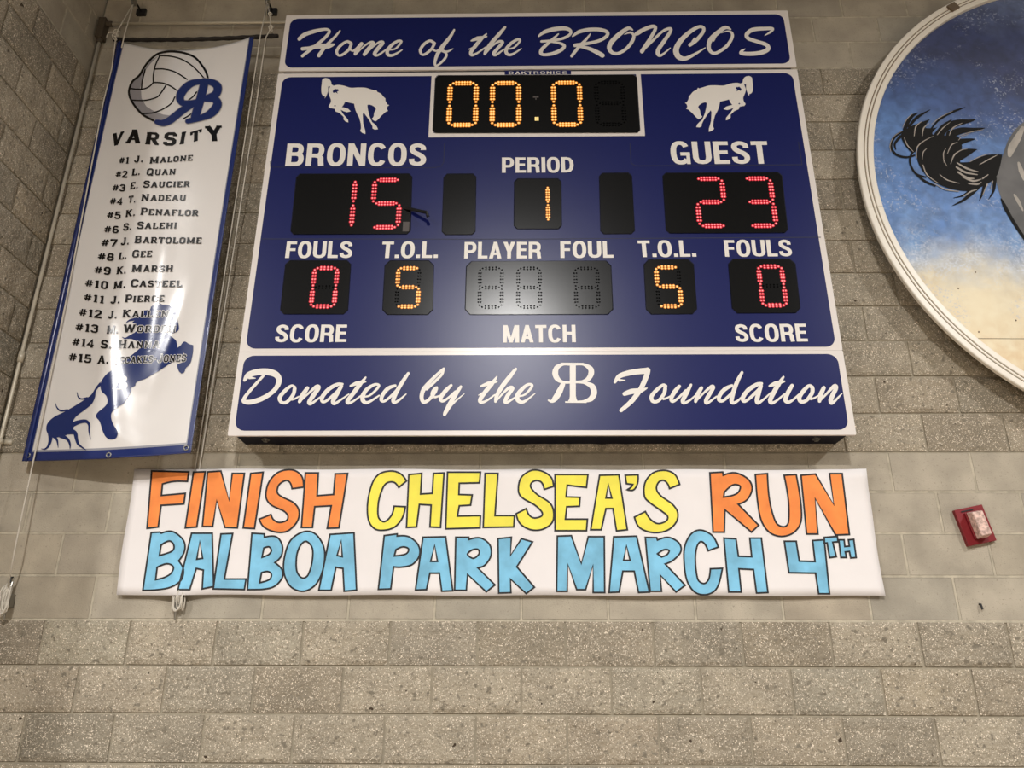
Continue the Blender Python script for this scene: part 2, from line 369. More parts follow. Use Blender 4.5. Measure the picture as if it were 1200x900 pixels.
M_JOINT = mat('recessed_mortar', rgb(160, 150, 131), .9, bump=.2, bscale=120, mott=.15, mscale=20)
M_FLOOR = mat('gym_floor', rgb(165, 152, 134), .4, mott=.15, mscale=4)
M_WHITE = mat('white_enamel', rgb(226, 218, 212), .28)
M_VINYL = mat('white_vinyl_lettering', rgb(232, 226, 218), .4)
M_NAVY = mat('navy_enamel', rgb(15, 23, 86), .31, bump=.02, bscale=9, spec=.34)
M_CAB = mat('navy_cabinet', rgb(5, 8, 28), .6, spec=.2)
M_FACE = mat('black_display_face', rgb(14, 13, 12), .23, spec=.3)
M_EDGE = mat('display_edge', rgb(12, 13, 26), .5)
M_DARKDOT = mat('unlit_led', rgb(3, 3, 3), .8, spec=.05)
M_AMB = mat('amber_led', rgb(60, 30, 5), .5, emit=(1, .29, .01, 1), estr=1.0)
M_AMBC = mat('amber_led_core', rgb(60, 50, 30), .5, emit=(1, .72, .25, 1), estr=1.15)
M_RED = mat('red_led', rgb(50, 4, 8), .5, emit=(1, .002, .03, 1), estr=.8)
M_REDC = mat('red_led_core', rgb(60, 40, 40), .5, emit=(1, .40, .38, 1), estr=1.1)
M_STEEL = mat('zinc_steel', rgb(150, 148, 142), .35, .9)
M_BAN = mat('white_banner_vinyl', rgb(226, 221, 217), .2, bump=.02, bscale=14, spec=.6)
M_BANB = mat('blue_banner_hem', rgb(32, 45, 102), .2, spec=.6)
M_BANG = mat('grey_banner_line', rgb(150, 150, 158), .25)
M_INK = mat('black_banner_ink', rgb(11, 10, 13), .2, spec=.6)
M_INKN = mat('navy_banner_ink', rgb(28, 44, 100), .2, spec=.6)
M_INKG = mat('grey_banner_ink', rgb(150, 146, 150), .2, spec=.6)
M_INKW = mat('pale_banner_ink', rgb(222, 218, 216), .2, spec=.6)
M_ROD = mat('dark_cord_rod', rgb(40, 34, 30), .8, bump=.6, bscale=200)
M_ROPE = mat('white_cord', rgb(216, 208, 194), .8, bump=.5, bscale=300)
M_PIPE = mat('painted_conduit', rgb(196, 186, 166), .35, .1)
M_PAPER = mat('white_paper', rgb(236, 230, 228), .75, bump=.25, bscale=7, mott=.03, mscale=3)
M_OR = mat('orange_marker', rgb(252, 142, 66), .7, mott=.16, mscale=9)
M_YE = mat('yellow_marker', rgb(246, 232, 82), .7, mott=.08, mscale=9)
M_BL = mat('blue_marker', rgb(128, 194, 226), .7, mott=.2, mscale=9)
M_BK = mat('black_marker', rgb(12, 12, 17), .6)
M_PFR = mat('cream_painted_frame', rgb(236, 228, 214), .35)
M_GROOVE = mat('frame_groove', rgb(120, 104, 84), .7)
M_TAIL = mat('black_mural_paint', rgb(25, 24, 23), .8, spec=.25)
M_TAILH = mat('warm_grey_mural_paint', rgb(165, 155, 145), .6, mott=.15, mscale=20)
M_HAUNCH = mat('grey_mural_paint', rgb(100, 98, 97), .6, mott=.3, mscale=6)
M_HAUNCHL = mat('pale_grey_mural_paint', rgb(178, 170, 160), .6, mott=.2, mscale=10)
M_REDP = mat('red_plastic', rgb(128, 22, 30), .45)
M_LENS = mat('pink_clear_lens', rgb(222, 190, 178), .18, mott=.4, mscale=70)
M_BLACK = mat('black_metal', rgb(16, 15, 16), .5)
M_STICK = mat('grey_sticker', rgb(84, 78, 76), .7)

# ------------------------------------------------------------------ the setting: block walls and floor
W, H = .4064, .2032
random.seed(4)
def is_split(c): return c < 0 or 4 <= c <= 15
def wall_blocks(name, to_world, u_lo, u_hi, shift, fine):
    bm = bmesh.new(); tone = bm.loops.layers.color.new('tone')
    def face(vs, mi, tn):
        f = bm.faces.new(vs); f.material_index = mi
        for l in f.loops: l[tone] = (*tn, 1)
    a, b = u_lo*W, u_hi*W
    # mortar backing, a finger behind the block faces
    zb, zt = -9*H, 26*H
    face([bm.verts.new(to_world(*p)) for p in ((a, .006, zb), (b, .006, zb), (b, .006, zt), (a, .006, zt))], 3, (1, 1, 1))
    J = .0055
    for c in range(-9, 26):
        off = 0 if (c % 2) else .5        # half bond
        off += shift
        k = math.floor(u_lo-off)
        while k+off < u_hi:
            x0, x1 = max((k+off)*W, a)+J, min((k+off+1)*W, b)-J; k += 1
            if x1-x0 < .02: continue
            z0, z1 = c*H+J, (c+1)*H-J
            s = is_split(c); g = random.uniform(.86, 1.05) if s else random.uniform(.95, 1.04); wr = random.uniform(-.012, .012)
            tn = (g*(1+wr), g, g*(1-wr))
            if s and fine(c, x0, x1):
                nx, nz = max(3, int((x1-x0)/.017)), 11
                bulge = random.uniform(.004, .010); off3 = Vector((random.uniform(0, 50), random.uniform(0, 50), c))
                grid = []
                for j in range(nz+1):
                    row = []
                    for i in range(nx+1):
                        x = x0+(x1-x0)*i/nx; z = z0+(z1-z0)*j/nz
                        e = min(i, nx-i, j, nz-j)
                        d = bulge*(0 if e == 0 else .75 if e == 1 else 1)
                        if e:
                            d += .006*noise.noise(Vector((x*14, z*14, 0))+off3) + .0035*noise.noise(Vector((x*45, z*45, 3))+off3)
                            x += .002*noise.noise(Vector((x*60, z*60, 9))); z += .002*noise.noise(Vector((x*60, z*60, 19)))
                        row.append(bm.verts.new(to_world(x, -d, z)))
                    grid.append(row)
                for j in range(nz):
                    for i in range(nx): face([grid[j][i], grid[j][i+1], grid[j+1][i+1], grid[j+1][i]], 0, tn)
                ring = [grid[0][i] for i in range(nx+1)]+[grid[j][nx] for j in range(1, nz+1)]+[grid[nz][i] for i in range(nx-1, -1, -1)]+[grid[j][0] for j in range(nz-1, 0, -1)]
                back = [bm.verts.new(to_world(p[0], .012, p[1])) for p in [(x0+(x1-x0)*i/nx, z0) for i in range(nx+1)]+[(x1, z0+(z1-z0)*j/nz) for j in range(1, nz+1)]+[(x0+(x1-x0)*i/nx, z1) for i in range(nx-1, -1, -1)]+[(x0, z0+(z1-z0)*j/nz) for j in range(nz-1, 0, -1)]]
                n = len(ring)
                for i in range(n): face([ring[i], back[i], back[(i+1) % n], ring[(i+1) % n]], 0, tn)
            else:
                e = .0025 if s else .0014
                if s: d = -.006
                else: d = random.uniform(-.001, .001)
                # smooth unit with eased edges; its joints are struck nearly flush
                bk = .012 if s else .004
                F = [bm.verts.new(to_world(*p)) for p in ((x0+e, d, z0+e), (x1-e, d, z0+e), (x1-e, d, z1-e), (x0+e, d, z1-e))]
                Bk = [bm.verts.new(to_world(*p)) for p in ((x0, bk, z0), (x1, bk, z0), (x1, bk, z1), (x0, bk, z1))]
                mi = 0 if s else 1
                face(F, mi, tn)
                for i in range(4): face([F[i], Bk[i], Bk[(i+1) % 4], F[(i+1) % 4]], mi, tn)
            # flush mortar strips of the smooth courses
            if not s:
                face([bm.verts.new(to_world(*p)) for p in ((x0, .001, z0-2*J), (x1+2*J, .001, z0-2*J), (x1+2*J, .001, z0), (x0, .001, z0))], 2, (1.06, 1.06, 1.06))
                face([bm.verts.new(to_world(*p)) for p in ((x1, .0012, z0), (x1+2*J, .0012, z0), (x1+2*J, .0012, z1), (x1, .0012, z1))], 2, (1.04, 1.04, 1.04))
    # solid body behind
    o = add(name, bm, [M_SPLIT, M_SMOOTH, M_MORTAR, M_JOINT]); o['kind'] = 'structure'
    return o
XL = -.445
wall_blocks('wall_back', lambda x, y, z: Vector((x, y, z+Z0)), XL/W, 16, 0, lambda c, x0, x1: -5 < c < 19 and x0 < 6.2)
wall_blocks('wall_left', lambda x, y, z: Vector((XL-y, -x, z+Z0)), 0, 1.02/W, .3, lambda c, x0, x1: c > 3)
bm = bmesh.new(); box(bm, XL-.39, XL-.012, -1.035, .2, 0, Z0+26*H); box(bm, XL-.39, XL+.006, -1.036, -1.03, 0, Z0+26*H)
o = add('trim_1', bm, M_MORTAR); o['kind'] = 'structure'
bm = bmesh.new(); box(bm, -9, 14, -16, .2, -.06, 0)
o = add('floor', bm, M_FLOOR); o['kind'] = 'structure'

# ------------------------------------------------------------------ scoreboard
YB = -.19
board = empty('scoreboard', (2.327, -.1, Z0+.843), 'big navy and white electronic scoreboard reading 15 to 23, hung on the block wall', 'scoreboard')
def bp(eps): return lambda px, py: U(px, py, YB-eps)
XA, XB = .812, 3.843
bm = bmesh.new(); box(bm, XA+.028, XB-.03, YB+.012, -.004, Z0+.853, Z0+3.50)
add('cabinet', bm, M_CAB, board, label='dark navy cabinet box behind the face panels')
def rrect(x0, x1, z0, z1, r, y, n=6, q=(1, 1, 1, 1)):
    P = []
    for i, (cx, cz, a0) in enumerate(((x0+r, z0+r, 180), (x1-r, z0+r, 270), (x1-r, z1-r, 0), (x0+r, z1-r, 90))):
        if q[i]:
            for k in range(n+1):
                a = math.radians(a0+90*k/n); P.append(Vector((cx+r*math.cos(a), y, cz+r*math.sin(a)+Z0)))
        else: P.append(Vector(((x0, x1, x1, x0)[i], y, (z0, z0, z1, z1)[i]+Z0)))
    return P
def sheet(bm, P, d, mi=0):          # flat plate of thickness d behind its front outline P
    A = [bm.verts.new(p) for p in P]; B = [bm.verts.new(p+Vector((0, d, 0))) for p in P]; n = len(P)
    bm.faces.new(A).material_index = mi; bm.faces.new(list(reversed(B))).material_index = mi
    for i in range(n): bm.faces.new((A[i], B[i], B[(i+1) % n], A[(i+1) % n])).material_index = mi
def panel(name, z0, z1, nz0, nz1, label):
    bm = bmesh.new(); sheet(bm, rrect(XA, XB, z0, z1, .006, YB, 2), .016); fixn(bm)
    p = add(name, bm, M_WHITE, board, label=label)
    bm = bmesh.new(); sheet(bm, rrect(XA+.03, XB-.031, nz0, nz1, .05, YB-.0008), .0006); fixn(bm)
    return p, add('blue_field', bm, M_NAVY, p, label='navy blue field with rounded corners')
header, header_f = panel('header_panel', 3.087, 3.518, 3.111, 3.489, 'top panel with white border')
main, main_f = panel('main_panel', 1.2855, 3.068, 1.304, 3.041, 'middle panel with the number displays')
footer, footer_f = panel('footer_panel', .843, 1.2845, .868, 1.265, 'bottom panel with white border')

def brushes(art, T, sc, L):
    for P in L: art.brush(P, T, sc)
H1 = tr(330, 10, 8); H2 = tr(470, 10, 8); H3 = tr(620, 10, 8); H4 = tr(770, 10, 8)
a = Art()
brushes(a, H1, 8, [
 [(165,285,34),(215,245,38),(300,215,36),(400,195,26),(440,202,24),(445,225,26),(400,280,28),(330,340,30),(270,385,30),(195,445,28)],
 [(195,378,34),(260,370,30),(340,355,44),(440,350,48),(495,335,14)],
 [(548,208,14),(500,265,24),(420,345,30),(370,410,32),(350,440,36)],
 [(650,325,30),(610,310,24),(550,350,28),(517,400,28),(532,438,22),(572,432,24),(630,385,26),(652,335,28)],
 [(645,385,22),(668,398,16),(700,390,12)],
 [(750,330,34),(710,380,36),(690,425,30)], [(665,400,14),(705,370,18),(750,328,22)],
 [(700,425,14),(760,365,14),(825,318,20),(858,325,34),(810,385,38),(775,430,32)],
 [(785,430,14),(850,365,14),(915,315,20),(948,322,34),(900,380,36),(872,425,34),(900,438,22),(960,400,16),(995,372,14)],
 [(985,388,14),(1060,380,16),(1105,338,20),(1122,308,22),(1090,305,24),(1035,340,30),(992,395,34),(1000,435,30),(1050,435,24),(1130,388,10)]])
brushes(a, H2, 8, [
 [(312,325,30),(270,302,24),(215,335,28),(180,390,28),(195,430,22),(230,425,24),(285,380,26),(312,330,28)], [(300,385,24),(325,398,16),(345,390,12)],
 [(498,200,18),(460,265,30),(390,355,40),(340,430,34),(318,500,26),(325,535,20),(360,520,20),(410,470,24),(425,430,24),(400,400,18),(375,385,20)], [(380,390,30),(410,405,26),(445,400,18),(485,378,8)],
 [(800,238,14),(740,300,34),(690,360,34),(655,410,34),(665,435,30),(710,420,18),(795,362,14)], [(658,302,14),(720,280,40),(802,262,14)], [(635,382,8),(665,372,20)],
 [(975,175,22),(920,240,34),(850,320,38),(800,390,34),(785,425,26)], [(790,425,14),(855,352,16),(915,310,24),(952,318,28),(905,375,32),(870,420,34),(890,435,22),(965,382,12)],
 [(972,382,14),(1050,370,16),(1098,328,20),(1115,295,22),(1085,293,24),(1028,330,30),(985,385,34),(995,425,30),(1040,430,24),(1128,376,10)]])
brushes(a, H3, 8, [
 [(90,260,16),(140,222,34),(230,195,40),(330,185,36),(385,205,30),(385,240,26),(330,275,26),(250,295,24),(170,305,24),(115,308,22)],
 [(275,238,12),(235,275,24),(180,325,28),(122,380,34),(112,420,34),(150,433,28),(230,420,34),(305,385,34),(330,350,30),(290,325,24),(230,315,18),(180,310,12)],
 [(408,260,14),(465,220,34),(560,198,34),(660,198,34),(730,220,34),(728,258,32),(660,300,30),(560,325,30),(430,345,34)],
 [(575,238,12),(530,295,26),(470,355,30),(400,445,28)], [(460,352,22),(560,375,34),(640,412,40),(688,440,42)],
 [(970,200,14),(930,185,32),(860,230,42),(785,300,46),(752,360,44),(772,408,34),(830,422,28),(910,378,30),(965,310,34),(982,255,28),(950,225,20),(895,242,8)],
 [(985,248,14),(1015,232,40),(1080,195,36),(1155,168,34),(1185,185,30),(1145,265,32),(1058,402,38)],
 [(1060,402,16),(1150,310,24),(1250,215,24),(1318,188,28),(1325,215,30),(1270,300,36),(1215,380,40),(1208,425,38),(1240,438,24),(1325,370,8)]])
brushes(a, H4, 8, [
 [(308,342,32),(370,295,36),(428,225,32),(435,182,30),(390,172,30),(300,225,38),(215,310,48),(178,390,54),(200,450,52),(260,470,38),(350,430,26),(452,368,8)], [(350,275,8),(335,310,26)],
 [(690,195,14),(640,178,34),(570,225,42),(502,290,44),(484,360,38),(510,410,30),(560,415,28),(650,355,32),(702,275,30),(700,228,24),(660,212,14),(600,228,8)], [(555,262,6),(530,300,18)],
 [(1010,252,6),(1065,218,22),(1082,190,28),(1020,188,32),(900,198,38),(842,240,38),(855,280,34),(940,310,32),(1025,340,36),(1040,380,42),(980,412,40),(880,425,38),(790,418,36),(800,390,18)], [(800,395,22),(825,378,6)]])
a.lay(bp(.0022), 'script_lettering', M_VINYL, header, 'white brush script reading Home of the BRONCOS')

F1 = tr(270, 420, 8); F2 = tr(400, 420, 8); F3 = tr(540, 420, 8); F4 = tr(690, 420, 8); F5 = tr(840, 420, 7.0588)
a = Art()
brushes(a, F1, 8, [
 [(132,205,26),(170,155,52),(260,128,60),(360,128,62),(435,158,58),(455,220,50),(410,300,40),(310,370,44),(200,408,46),(132,405,42),(130,375,34),(185,300,30),(310,162,24)], [(235,186,6),(180,180,30)],
 [(602,270,28),(570,258,26),(505,310,36),(462,370,38),(480,412,30),(530,408,30),(588,340,34),(602,285,36)], [(575,385,22),(605,378,18),(645,355,14)],
 [(722,278,34),(680,340,44),(648,405,32)], [(650,405,14),(735,325,20),(805,265,34),(826,278,38),(775,350,42),(738,410,38),(760,423,26),(845,360,14)],
 [(1052,240,20),(1000,245,34),(920,290,38),(862,360,38),(862,403,30),(900,398,24),(980,330,28),(1035,275,26)], [(1040,260,34),(1000,330,40),(962,400,40),(980,423,28),(1060,370,16),(1110,335,12)]])
brushes(a, F2, 8, [
 [(228,178,16),(170,250,40),(110,330,40),(60,395,38),(65,418,30),(110,403,20),(185,348,14)], [(85,258,18),(150,232,40),(228,218,14)],
 [(180,360,14),(260,350,18),(330,290,24),(352,252,24),(310,246,26),(240,290,36),(202,350,42),(205,398,40),(250,412,28),(355,348,14)],
 [(505,255,26),(440,280,36),(388,340,36),(375,388,34),(400,402,24),(450,368,24),(520,298,26)], [(628,140,26),(580,210,36),(520,310,38),(487,390,38),(500,413,28),(545,388,22),(608,333,10)],
 [(960,95,20),(900,150,28),(830,220,34),(772,290,40),(752,360,38),(770,408,34),(820,388,30),(878,315,32),(892,275,26),(858,302,24),(850,345,26),(880,362,22),(935,345,14)], [(960,95,20),(942,150,26),(880,215,26),(800,290,22)],
 [(1030,252,26),(972,310,40),(932,370,36),(945,400,28),(990,380,22),(1070,310,22)], [(1120,265,26),(1070,340,42),(1010,440,42),(968,518,28),(978,522,16),(1040,430,20),(1152,332,8)]])
brushes(a, F3, 8, [
 [(338,172,14),(290,240,40),(232,310,40),(182,385,40),(192,412,30),(240,398,20),(318,342,14)], [(188,260,16),(260,236,40),(340,218,14)], [(165,345,6),(200,330,24)],
 [(515,100,26),(460,170,40),(390,260,42),(337,350,36),(325,405,24)], [(330,402,14),(400,322,20),(455,275,30),(485,282,34),(442,345,38),(417,400,38),(435,412,26),(515,362,14)],
 [(515,355,14),(590,345,18),(648,292,24),(668,252,26),(630,245,26),(572,290,36),(532,345,42),(537,393,40),(590,407,28),(695,330,8)]])
a.lay(bp(.0022), 'script_lettering', M_VINYL, footer, 'white brush script reading Donated by the')
a = Art()
brushes(a, F4, 8, [
 [(245,222,26),(285,168,44),(370,138,50),(470,122,54),(548,116,56)], [(550,112,54),(542,160,48),(500,260,46),(450,340,46),(390,412,44),(302,488,34)], [(335,332,38),(400,310,50),(480,302,48),(548,278,8)], [(342,205,6),(290,205,26)],
 [(722,258,28),(690,252,28),(622,310,36),(587,360,38),(602,403,32),(650,398,30),(703,335,34),(716,280,36)], [(700,380,22),(730,372,18),(775,348,14)],
 [(848,262,32),(800,320,42),(772,380,34),(790,403,28),(840,370,22),(910,300,24)], [(958,248,24),(920,320,40),(882,392,40),(895,418,28),(950,390,20),(1005,340,12)],
 [(1055,278,34),(1020,340,42),(1002,403,30)], [(1005,402,14),(1080,322,20),(1148,265,32),(1166,277,34),(1128,340,38),(1098,398,38),(1115,417,26),(1200,355,14)]])
brushes(a, F5, 7.0588, [
 [(125,225,24),(70,252,34),(27,300,34),(17,340,32),(45,352,24),(90,320,24),(145,265,24)], [(208,117,24),(170,190,34),(140,270,36),(122,345,36),(135,368,28),(170,353,20),(218,308,12)],
 [(372,207,22),(330,217,34),(262,260,36),(217,320,36),(222,353,28),(255,343,24),(320,285,28),(365,240,26)], [(365,227,32),(345,290,38),(332,348,38),(345,368,26),(400,328,16),(445,285,12)],
 [(552,153,16),(510,215,38),(472,280,38),(442,345,38),(455,368,28),(490,353,20),(560,295,14)], [(436,228,18),(490,207,40),(560,190,14)],
 [(622,225,30),(590,280,36),(567,340,36),(590,362,28),(630,343,20),(680,297,14)],
 [(790,240,32),(760,228,28),(712,275,34),(682,325,36),(697,358,30),(740,348,28),(786,290,34),(792,252,34)], [(778,335,20),(805,328,16),(845,305,12)],
 [(885,243,32),(860,300,40),(850,353,28)], [(853,352,14),(918,282,20),(970,230,32),(987,243,34),(960,300,38),(942,348,38),(960,366,26),(1037,288,8)]])
a.lay(bp(.0022), 'script_lettering', M_VINYL, footer, 'white brush script reading Foundation')
a = Art()
def F3p(*P): return [(*F3(x, y), w_/8) for x, y, w_ in P]
for P, sm in ((F3p((1050,48,56),(1050,412,56)), 0), (F3p((935,48,16),(1150,50,16)), 0), (F3p((978,409,14),(1180,411,14)), 0),
   (F3p((1008,400,6),(1026,385,20),(1036,360,30)), 1), (F3p((1092,400,6),(1076,385,20),(1066,360,30)), 1),
   (F3p((1030,58,20),(960,56,24),(903,84,46),(885,137,56),(905,190,48),(955,222,26),(1030,226,20)), 1),
   (F3p((962,232,40),(925,310,58),(885,375,54),(852,402,30),(816,390,10)), 1),
   (F3p((1070,57,18),(1150,57,24),(1213,95,50),(1222,140,54),(1195,190,44),(1140,215,22),(1070,218,18)), 1),
   (F3p((1070,224,18),(1155,228,24),(1230,262,54),(1248,322,58),(1220,378,50),(1150,402,22),(1070,406,18)), 1)):
    a.stroke(crom(P, False, 6) if sm else P, False, cap=False)
a.lay(bp(.0022), 'monogram', M_VINYL, footer, 'white joined R and B monogram')

a = Art()
for t_, bl, br, tl, tr_ in (('BRONCOS', (334.1,194.4), (499,194.2), (337,168.2), (499.8,168)), ('GUEST', (787.2,192.3), (901.8,191.8), (784.6,165.9), (898.4,165.4)),
   ('PERIOD', (588.2,202.4), (672.6,202), (588.2,184.5), (671.8,184)), ('FOULS', (334,302.3), (412.3,302.3), (336.4,282.9), (413.4,282.7)),
   ('T.O.L.', (446.6,302.4), (512.9,302.2), (448.4,283.2), (513.9,283)), ('PLAYER', (543.9,302.9), (634.3,302.8), (544.6,283.6), (634.3,283.4)),
   ('FOUL', (656.9,302.3), (719,302), (656.5,282.9), (718.2,282.5)), ('T.O.L.', (748.8,301.3), (816.2,300.8), (746.9,282), (814.4,281.6)),
   ('FOULS', (849.9,300.8), (928.6,300.3), (847.9,281.4), (926.2,280.9)), ('SCORE', (321.7,401), (405.7,400.8), (324.5,380.5), (407.2,380.4)),
   ('MATCH', (589.5,401.5), (674.9,401.1), (589.5,381.1), (674.2,380.6)), ('SCORE', (862.6,400.6), (947,400.2), (860.2,380.1), (944.2,379.3))):
    a2 = Art(); word(a2, t_, bl, br, tl, tr_, gap=.085)
    a2.lay(bp(.0022), 'caption_lettering', M_VINYL, main)

# bucking horse emblems
HO = "175,135 ~210,115 ~255,125 ~278,155 285,190 310,205 ~360,195 ~430,205 ~510,228 ~600,225 ~680,228 ~740,245 795,262 808,252 822,278 ~865,300 ~895,335 915,352 918,385 940,425 962,432 942,445 932,475 948,500 920,510 870,555 ~830,600 ~800,620 ~770,605 757,590 ~778,565 ~785,520 ~805,475 ~770,440 ~725,425 705,435 712,490 730,560 760,630 785,650 815,680 830,715 790,718 765,705 765,680 745,640 700,570 660,518 650,540 655,640 665,680 680,730 682,770 650,760 620,735 632,705 628,650 610,580 ~570,500 550,415 ~500,405 445,390 ~425,430 405,455 440,462 480,475 510,505 465,515 430,505 390,485 420,535 455,575 478,605 482,635 450,625 425,600 428,570 380,525 330,505 322,475 265,465 250,445 272,410 ~278,370 ~255,310 ~248,270 ~262,230 268,210 245,215 245,260 ~230,310 205,355 210,330 185,320 ~168,290 ~165,230 ~170,190"
HB = ["300,265 325,240 345,246 362,244 368,265 348,274 358,298 330,280 312,290 300,282", "312,440 325,430 337,437 326,450"]
for flip in (0, 1):
    f = (lambda x, y: (790+(1088-x)/10, 80+(y-25)/10)) if flip else (lambda x, y: (360+x/10, 80+y/10))
    a = Art(); a.poly([f(*p) for p in outline(HO)])
    e = a.lay(bp(.0022), 'horse_emblem', M_VINYL, main, 'white bucking horse facing ' + ('left' if flip else 'right'))
    for h, nm in zip(HB, ('brand_mark', 'joint_mark')):
        a = Art(); a.poly([f(*p) for p in outline(h)]); a.lay(bp(.0028), nm, M_NAVY, e)

# clock frame, maker's strip, name plates and seams
Zc = lambda z: z+Z0
bm = bmesh.new()
sheet(bm, [Vector((x, YB-.0016, z+Z0)) for x, z in ((1.7155, 2.602), (2.9335, 2.602), (2.9335, 3.045), (2.9065, 3.045), (2.9065, 2.632), (1.7435, 2.632), (1.7435, 3.045), (1.7155, 3.045))], .0006)
fixn(bm); add('clock_border', bm, M_WHITE, main)
bm = bmesh.new(); P0 = [U(x, y, YB-.0012) for x, y in ((591.4,87.4), (669.2,87), (669.2,82.2), (591.4,82.6))]
sheet(bm, P0, .0006); fixn(bm); tagp = add('maker_strip', bm, M_NAVY, main, label='narrow navy strip with the maker name in white')
a = Art()
word(a, 'DAKTRONICS', (596,87), (664.6,86.7), (595.9,83.7), (664.5,83.4), gap=.14, wk=.8)
a.lay(bp(.0024), 'maker_lettering', M_VINYL, tagp)
def strip(P, w_, name, mt):
    a = Art(); a.stroke([(x, y, w_) for x, y in P], False, cap=False); a.lay(bp(.0014), name, mt, main)
M_SEAM = mat('navy_seam', rgb(14, 17, 52), .5)
strip([(316.5,189), (317,195.8), (508,196.6), (517,195), (520,190), (520.8,168)], .7, 'name_plate_edge', M_SEAM)
strip([(738.3,168), (739.6,191), (744,194.2), (748,194.4), (940,193), (935.5,166)], .7, 'name_plate_edge', M_SEAM)
strip([(306.5,280), (608,280.2), (962,278)], .8, 'panel_seam', M_SEAM)

def octa(P, c):                     # chamfered quadrilateral from its four pixel corners
    out = []
    for i in range(4):
        p, a_, b_ = Vector(P[i]), Vector(P[i-1]), Vector(P[(i+1) % 4])
        out += [tuple(p+(a_-p).normalized()*c), tuple(p+(b_-p).normalized()*c)]
    return out
SEGS = {'0': 'abcdef', '1': 'bc', '2': 'abged', '3': 'abgcd', '5': 'afgcd', '8': 'abcdefg', '': ''}
def segdots(s, w_, h, nh=6, nv=5):
    P = []; v = .05*w_; hh = h/2
    if s in 'agd':
        y = {'a': 0, 'g': hh, 'd': h}[s]
        P = [(.12*w_, y), (.88*w_, y)] + [((.12+.76*(k+1)/(nh+1))*w_, y+q*.052*w_) for k in range(nh) for q in (-1, 1)]
    else:
        x = 0 if s in 'fe' else w_; y0 = 0 if s in 'fb' else hh
        P = [(x, y0+.09*hh), (x, y0+.91*hh)] + [(x+q*v, y0+(.09+.82*(k+1)/(nv+1))*hh) for k in range(nv) for q in (-1, 1)]
    return P
def digit(parent, ch, xl, xr, yt, yb, mo, mc, unlit=False, ykeep=.0065, small=False):
    ym = (yt+yb)/2; xm = (xl+xr)/2; Y = YB-ykeep
    A, B = U(xl, ym, Y), U(xr, ym, Y); T, Bo = U(xm, yt, Y), U(xm, yb, Y)
    w_, h = B.x-A.x, T.z-Bo.z
    def dots(bm, segs, r, y, mi, n=8):
        for s in segs:
            for x, z in segdots(s, w_, h, *((4, 4) if small else (6, 5))):
                bm.faces.new([bm.verts.new((A.x+x+r*math.cos(2*math.pi*k/n), y, T.z-z+r*math.sin(2*math.pi*k/n))) for k in range(n)]).material_index = mi
    on = SEGS[ch]
    if on:
        bm = bmesh.new(); kk = 1.15 if small else 1; dots(bm, on, w_*.06*kk, Y, 0); dots(bm, on, w_*(.027 if mo is M_RED else .033)*kk, Y-.0005, 1)
        add('digit', bm, [mo, mc], parent, label='lit figure %s' % ch)
    if unlit:
        off = [s for s in 'abcdefg' if s not in on]
        for part in (off if on else [off]):
            bm = bmesh.new(); dots(bm, part, w_*.042, Y, 0); add('unlit_segment' if on else 'unlit_digit', bm, M_DARKDOT, parent)
def display(P, c, label, gloss=True):
    bm = bmesh.new(); O = octa(P, c)
    front = [U(x, y, YB-.006) for x, y in O]
    cx = sum((p for p in front), Vector())/len(front)
    rim = [U(x, y, YB-.0015) for x, y in octa([tuple(Vector(p)+(Vector(p)-Vector((sum(q[0] for q in P)/4, sum(q[1] for q in P)/4))).normalized()*1.1) for p in P], c)]
    A = [bm.verts.new(p) for p in front]; B = [bm.verts.new(p) for p in rim]
    bm.faces.new(A); n = len(A)
    for i in range(n): bm.faces.new((A[i], B[i], B[(i+1) % n], A[(i+1) % n])).material_index = 1
    fixn(bm)
    # fixing screws round the edge
    return add('display', bm, [M_FACE, M_EDGE], main, label=label)
d = display([(511,88.4), (745.3,87.6), (749.6,155.4), (507.6,155.8)], 3.2, 'black clock display with amber figures')
digit(d, '0', 526.8, 557.7, 97.6, 146.4, M_AMB, M_AMBC); digit(d, '0', 577, 607.9, 97.4, 146.4, M_AMB, M_AMBC)
digit(d, '0', 648.9, 679.7, 97, 146, M_AMB, M_AMBC); digit(d, '', 699.5, 730.5, 96.7, 145.7, M_AMB, M_AMBC, True)
bm = bmesh.new()
p = U(629, 139.2, YB-.0068)
box(bm, p.x-.011, p.x-.001, p.y, p.y+.002, p.z-.013, p.z+.013); box(bm, p.x+.001, p.x+.011, p.y, p.y+.002, p.z-.013, p.z+.013); add('decimal_point', bm, M_AMBC, d)
bm = bmesh.new(); p = U(628, 114, YB-.0068)
box(bm, p.x-.016, p.x+.016, p.y, p.y+.002, p.z-.002, p.z+.008); box(bm, p.x-.003, p.x+.003, p.y, p.y+.002, p.z-.016, p.z)
add('unlit_colon', bm, M_STICK, d)
d = display([(348.3,204), (482.5,203.6), (480.3,274), (340.8,274.4)], 4, 'black home score display with red figures')
digit(d, '1', 383.5, 414, 210.9, 266.5, M_RED, M_REDC); digit(d, '5', 437.3, 468, 210.9, 266.3, M_RED, M_REDC)
bm = bmesh.new(); p = U(475.8, 265.5, YB-.007); box(bm, p.x-.017, p.x+.017, p.y, p.y+.001, p.z-.03, p.z+.03)
box(bm, p.x-.017, p.x+.012, p.y-.0003, p.y, p.z-.004, p.z-.001)
add('sticker', bm, M_STICK, d, label='small grey sticker')
d = display([(776.9,202.8), (915.2,202), (923,272.4), (781.3,273)], 4, 'black guest score display with red figures')
digit(d, '2', 817.6, 848.6, 209.5, 264.7, M_RED, M_REDC); digit(d, '3', 875, 906, 209.2, 264.5, M_RED, M_REDC)
d = display([(603.2,209.7), (657.2,209.6), (657.9,267.8), (602.6,267.8)], 4, 'black period display with an amber 1')
